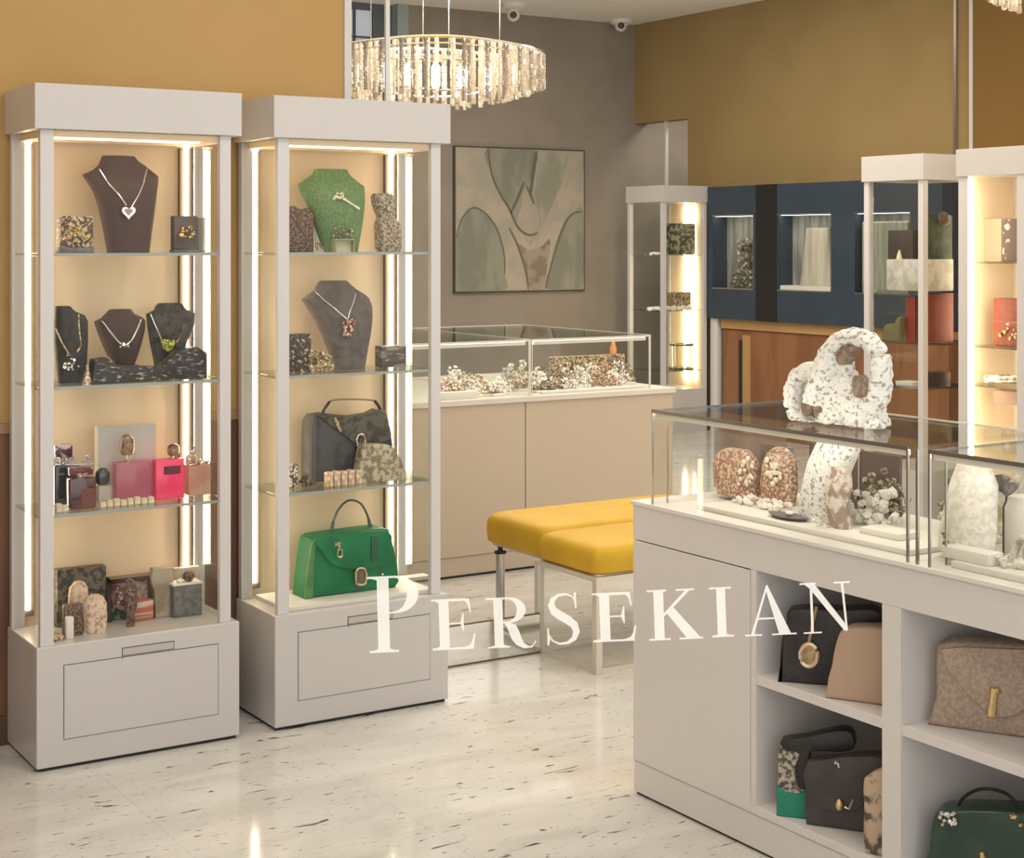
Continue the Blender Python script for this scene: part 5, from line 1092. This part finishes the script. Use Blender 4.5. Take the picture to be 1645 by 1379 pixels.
# ------------------------------------------------------------------ ceiling cameras
def ccam(px, py, Y, label):
    c_ = YP(px, py, Y); r = .05
    t = thing('security_camera', label, 'security camera', (c_.x, c_.y, H), 'ceiling cameras')
    MB().loft([(c_.x, c_.y, H, .10, .10), (c_.x, c_.y, H-.03, .10, .10), (c_.x, c_.y, H-.05, .05, .05), (c_.x, c_.y, c_.z+.02, .035, .035)], 24).build('mount', DECK, t, True)
    MB().ball((c_.x-.02, c_.y-.02, c_.z), .055, 2).build('camera_head', DECK, t, True)
    MB().ball((c_.x-.045, c_.y-.06, c_.z-.005), .030, 2).build('lens', mat('lens_brown', (.10, .06, .045), .2), t, True)
ccam(826, 25, 11.1, 'white ceiling camera above the painting')
ccam(998, 42, 11.4, 'white ceiling camera in the corner of the grey and ochre walls')

# ------------------------------------------------------------------ chandeliers
m, N, L = _new('crystal')
out = N.new('ShaderNodeOutputMaterial'); m1 = N.new('ShaderNodeMixShader'); m2 = N.new('ShaderNodeMixShader')
tl = N.new('ShaderNodeBsdfTranslucent'); tl.inputs[0].default_value = (.80, .74, .65, 1)
gl = N.new('ShaderNodeBsdfGlossy'); gl.inputs[0].default_value = (.95, .90, .82, 1); gl.inputs['Roughness'].default_value = .25
tr = N.new('ShaderNodeBsdfTransparent'); m1.inputs[0].default_value = .35; m2.inputs[0].default_value = .22
L.new(tl.outputs[0], m1.inputs[1]); L.new(gl.outputs[0], m1.inputs[2]); L.new(m1.outputs[0], m2.inputs[1]); L.new(tr.outputs[0], m2.inputs[2]); L.new(m2.outputs[0], out.inputs[0])
CRY = m
CRY2 = mat('smoky_crystal', (.50, .44, .37), .15, trans=.5, coat=1)
def chandelier(cx_, cy_, ang, A, B, zt, hmax, hend, label, ns_=98, group='crystal chandeliers'):
    t = thing('crystal_chandelier', label, 'chandelier', (cx_, cy_, zt), group)
    ca, sa = math.cos(ang), math.sin(ang)
    def pt(u, s_=1): 
        x = math.copysign(abs(math.cos(u))**.75, math.cos(u))*A*s_; y = math.copysign(abs(math.sin(u))**.75, math.sin(u))*B*s_
        return cx_+x*ca-y*sa, cy_+x*sa+y*ca, abs(x)/A
    def zr(f): 
        hh = hmax+(hend-hmax)*f**1.6; top = zt-(.055)*f**1.6; return top, top-hh
    for tier, (s_, n_, dz0, dz1) in enumerate(((1, ns_, 0, .03), (.88, 48, 0, .012), (.72, 24, -.02, 0))):
        for k in range(n_):
            u = 2*math.pi*(k+.3*tier)/n_; x, y, f = pt(u, s_); a, b_ = zr(f)
            if tier == 2: a = b_+.08; b_ = b_+.004
            else: b_ += dz1*(.7+.6*((k*7) % 5)/5)
            mb = MB(); nb = 8 if tier < 2 else 3; L_ = (a-b_)/nb
            for j in range(nb):
                z1 = a-j*L_; w_ = .0125
                mb.loft([(x, y, z1, .003, .003), (x, y, z1-L_*.06, w_, w_), (x, y, z1-L_*.92, w_*.92, w_*.92), (x, y, z1-L_*.985, .004, .004)], 6, 2, .004)
            if k % 3 == 0: mb.ball((x, y, a-.01), .016, 1)
            mb.build(('crystal_strand', 'inner_strand', 'prism_drop')[tier], CRY if (k*5+tier) % 3 else CRY2, t)
    ring = [pt(2*math.pi*k/48) for k in range(48)]
    MB().tube([(x, y, zr(f)[0]+.004) for x, y, f in ring], .009, 6, True).tube([(x, y, zr(f)[0]-.03) for x, y, f in ring], .005, 6, True).build('top_ring', CHROME, t, True)
    inner = [pt(2*math.pi*k/40, .72) for k in range(40)]
    MB().tube([(x, y, zr(f)[1]+.085) for x, y, f in inner], .006, 6, True).build('lower_ring', CHROME, t, True)
    for k in range(7):
        s_ = -0.75+k*.25; x, y = cx_+A*s_*ca, cy_+A*s_*sa; 
        MB().loft([(x, y, zt-.24, .010, .010), (x, y, zt-.22, .022, .022), (x, y, zt-.12, .022, .022), (x, y, zt-.10, .008, .008)], 10).build('bulb', BULB, t, True)
    MB().box(cx_-.03, cy_-.03, zt-.10, cx_+.03, cy_+.03, zt-.06).tube([(cx_-A*.85*ca, cy_-A*.85*sa, zt-.08), (cx_+A*.85*ca, cy_+A*.85*sa, zt-.08)], .008, 6).build('lamp_bar', CHROME, t)
    pl_ = bpy.data.lights.new('added_chandelier_fill', 'POINT'); pl_.energy = 70; pl_.color = (1, .88, .72); pl_.shadow_soft_size = .12  # added point lamp above the crystals, brightens ceiling and grey wall
    po = bpy.data.objects.new('added_chandelier_fill', pl_); COL.objects.link(po); po.location = (cx_, cy_, zt+.40)
    for s_ in (-.6, -.12, .12, .6):
        x, y = cx_+A*s_*ca, cy_+A*s_*sa
        MB().tube([(x, y, zt-.08), (x, y, H)], .0035, 6).build('suspension_wire', CHROME, t)
    return t
# right tip at column 862, nearest point around column 745
c0 = rd((700-CX)/F*8.3, 8.3, 0)
chandelier(c0.x, c0.y, PHI*-1+.22, .56, .27, 1.54+326*8.15/F, .345, .20, 'large oval crystal chandelier glowing above the yellow benches')
c1 = rd((1704-CX)/F*7.0, 7.0, 0)
chandelier(c1.x, c1.y, -.3, .36, .22, 2.87, .33, .2, 'second crystal chandelier cut off at the top right corner', 40)

# ------------------------------------------------------------------ added ceiling lamps, unseen overhead, put in to light the shop
def panel(x, y, s, p, col=(1, .88, .74)):
    t = thing('added_ceiling_panel', f'added unseen square ceiling light', 'ceiling light', (x, y, H-.012), 'added unseen ceiling lights')
    MB().box(x-s/2-.02, y-s/2-.02, H-.012, x+s/2+.02, y+s/2+.02, H-.001).build('housing', DECK, t)
    MB().box(x-s/2, y-s/2, H-.016, x+s/2, y+s/2, H-.0125).build('diffuser', LAMP, t)
    area('added_panel_lamp', (x, y, H-.03), s, p, col)
WARM = (1, .90, .79); LS = .26
for (x, y, p) in ((.2, 2.6, 95), (2.2, 3.0, 95), (4.6, 3.4, 95), (6.9, 3.6, 70), (4.2, 5.4, 70), (5.6, 6.6, 60), (4.9, 8.9, 60), (6.4, 9.0, 50), (3.6, 9.6, 45)):
    if y > 5: p *= (1.2 if y < 5.6 else 3.2)
    panel(x, y, .6, p*LS, WARM)

area('added_passage_fill', (XR+.5, 10.9, 2.9), .3, 14, WARM)  # added unseen lamp, brightens the dark passage behind the opening
# daylight from the street
wd = bpy.data.worlds.new('world'); S0.world = wd; wd.use_nodes = True
bg = wd.node_tree.nodes['Background']; bg.inputs[0].default_value = (1, .96, .93, 1); bg.inputs[1].default_value = 2.1

# ------------------------------------------------------------------ camera
cd = bpy.data.cameras.new('camera'); co = bpy.data.objects.new('camera', cd); COL.objects.link(co)
cd.sensor_fit = 'HORIZONTAL'; cd.sensor_width = 36; cd.lens = 36*F/1645
cd.shift_y = -(689.5-HOR)/1645; cd.shift_x = 0; cd.clip_start = .05; cd.clip_end = 100
co.location = (0, 0, EYE); co.rotation_euler = (math.pi/2, 0, -PHI)
S0.camera = co
S0.view_settings.view_transform = 'Standard'; S0.view_settings.look = 'None'
S0.view_settings.gamma = 1; S0.view_settings.exposure = -0.32; S0.view_settings.use_curve_mapping = False
S0.cycles.transparent_max_bounces = 40
S0.cycles.max_bounces = 10
S0.cycles.sample_clamp_indirect = 6
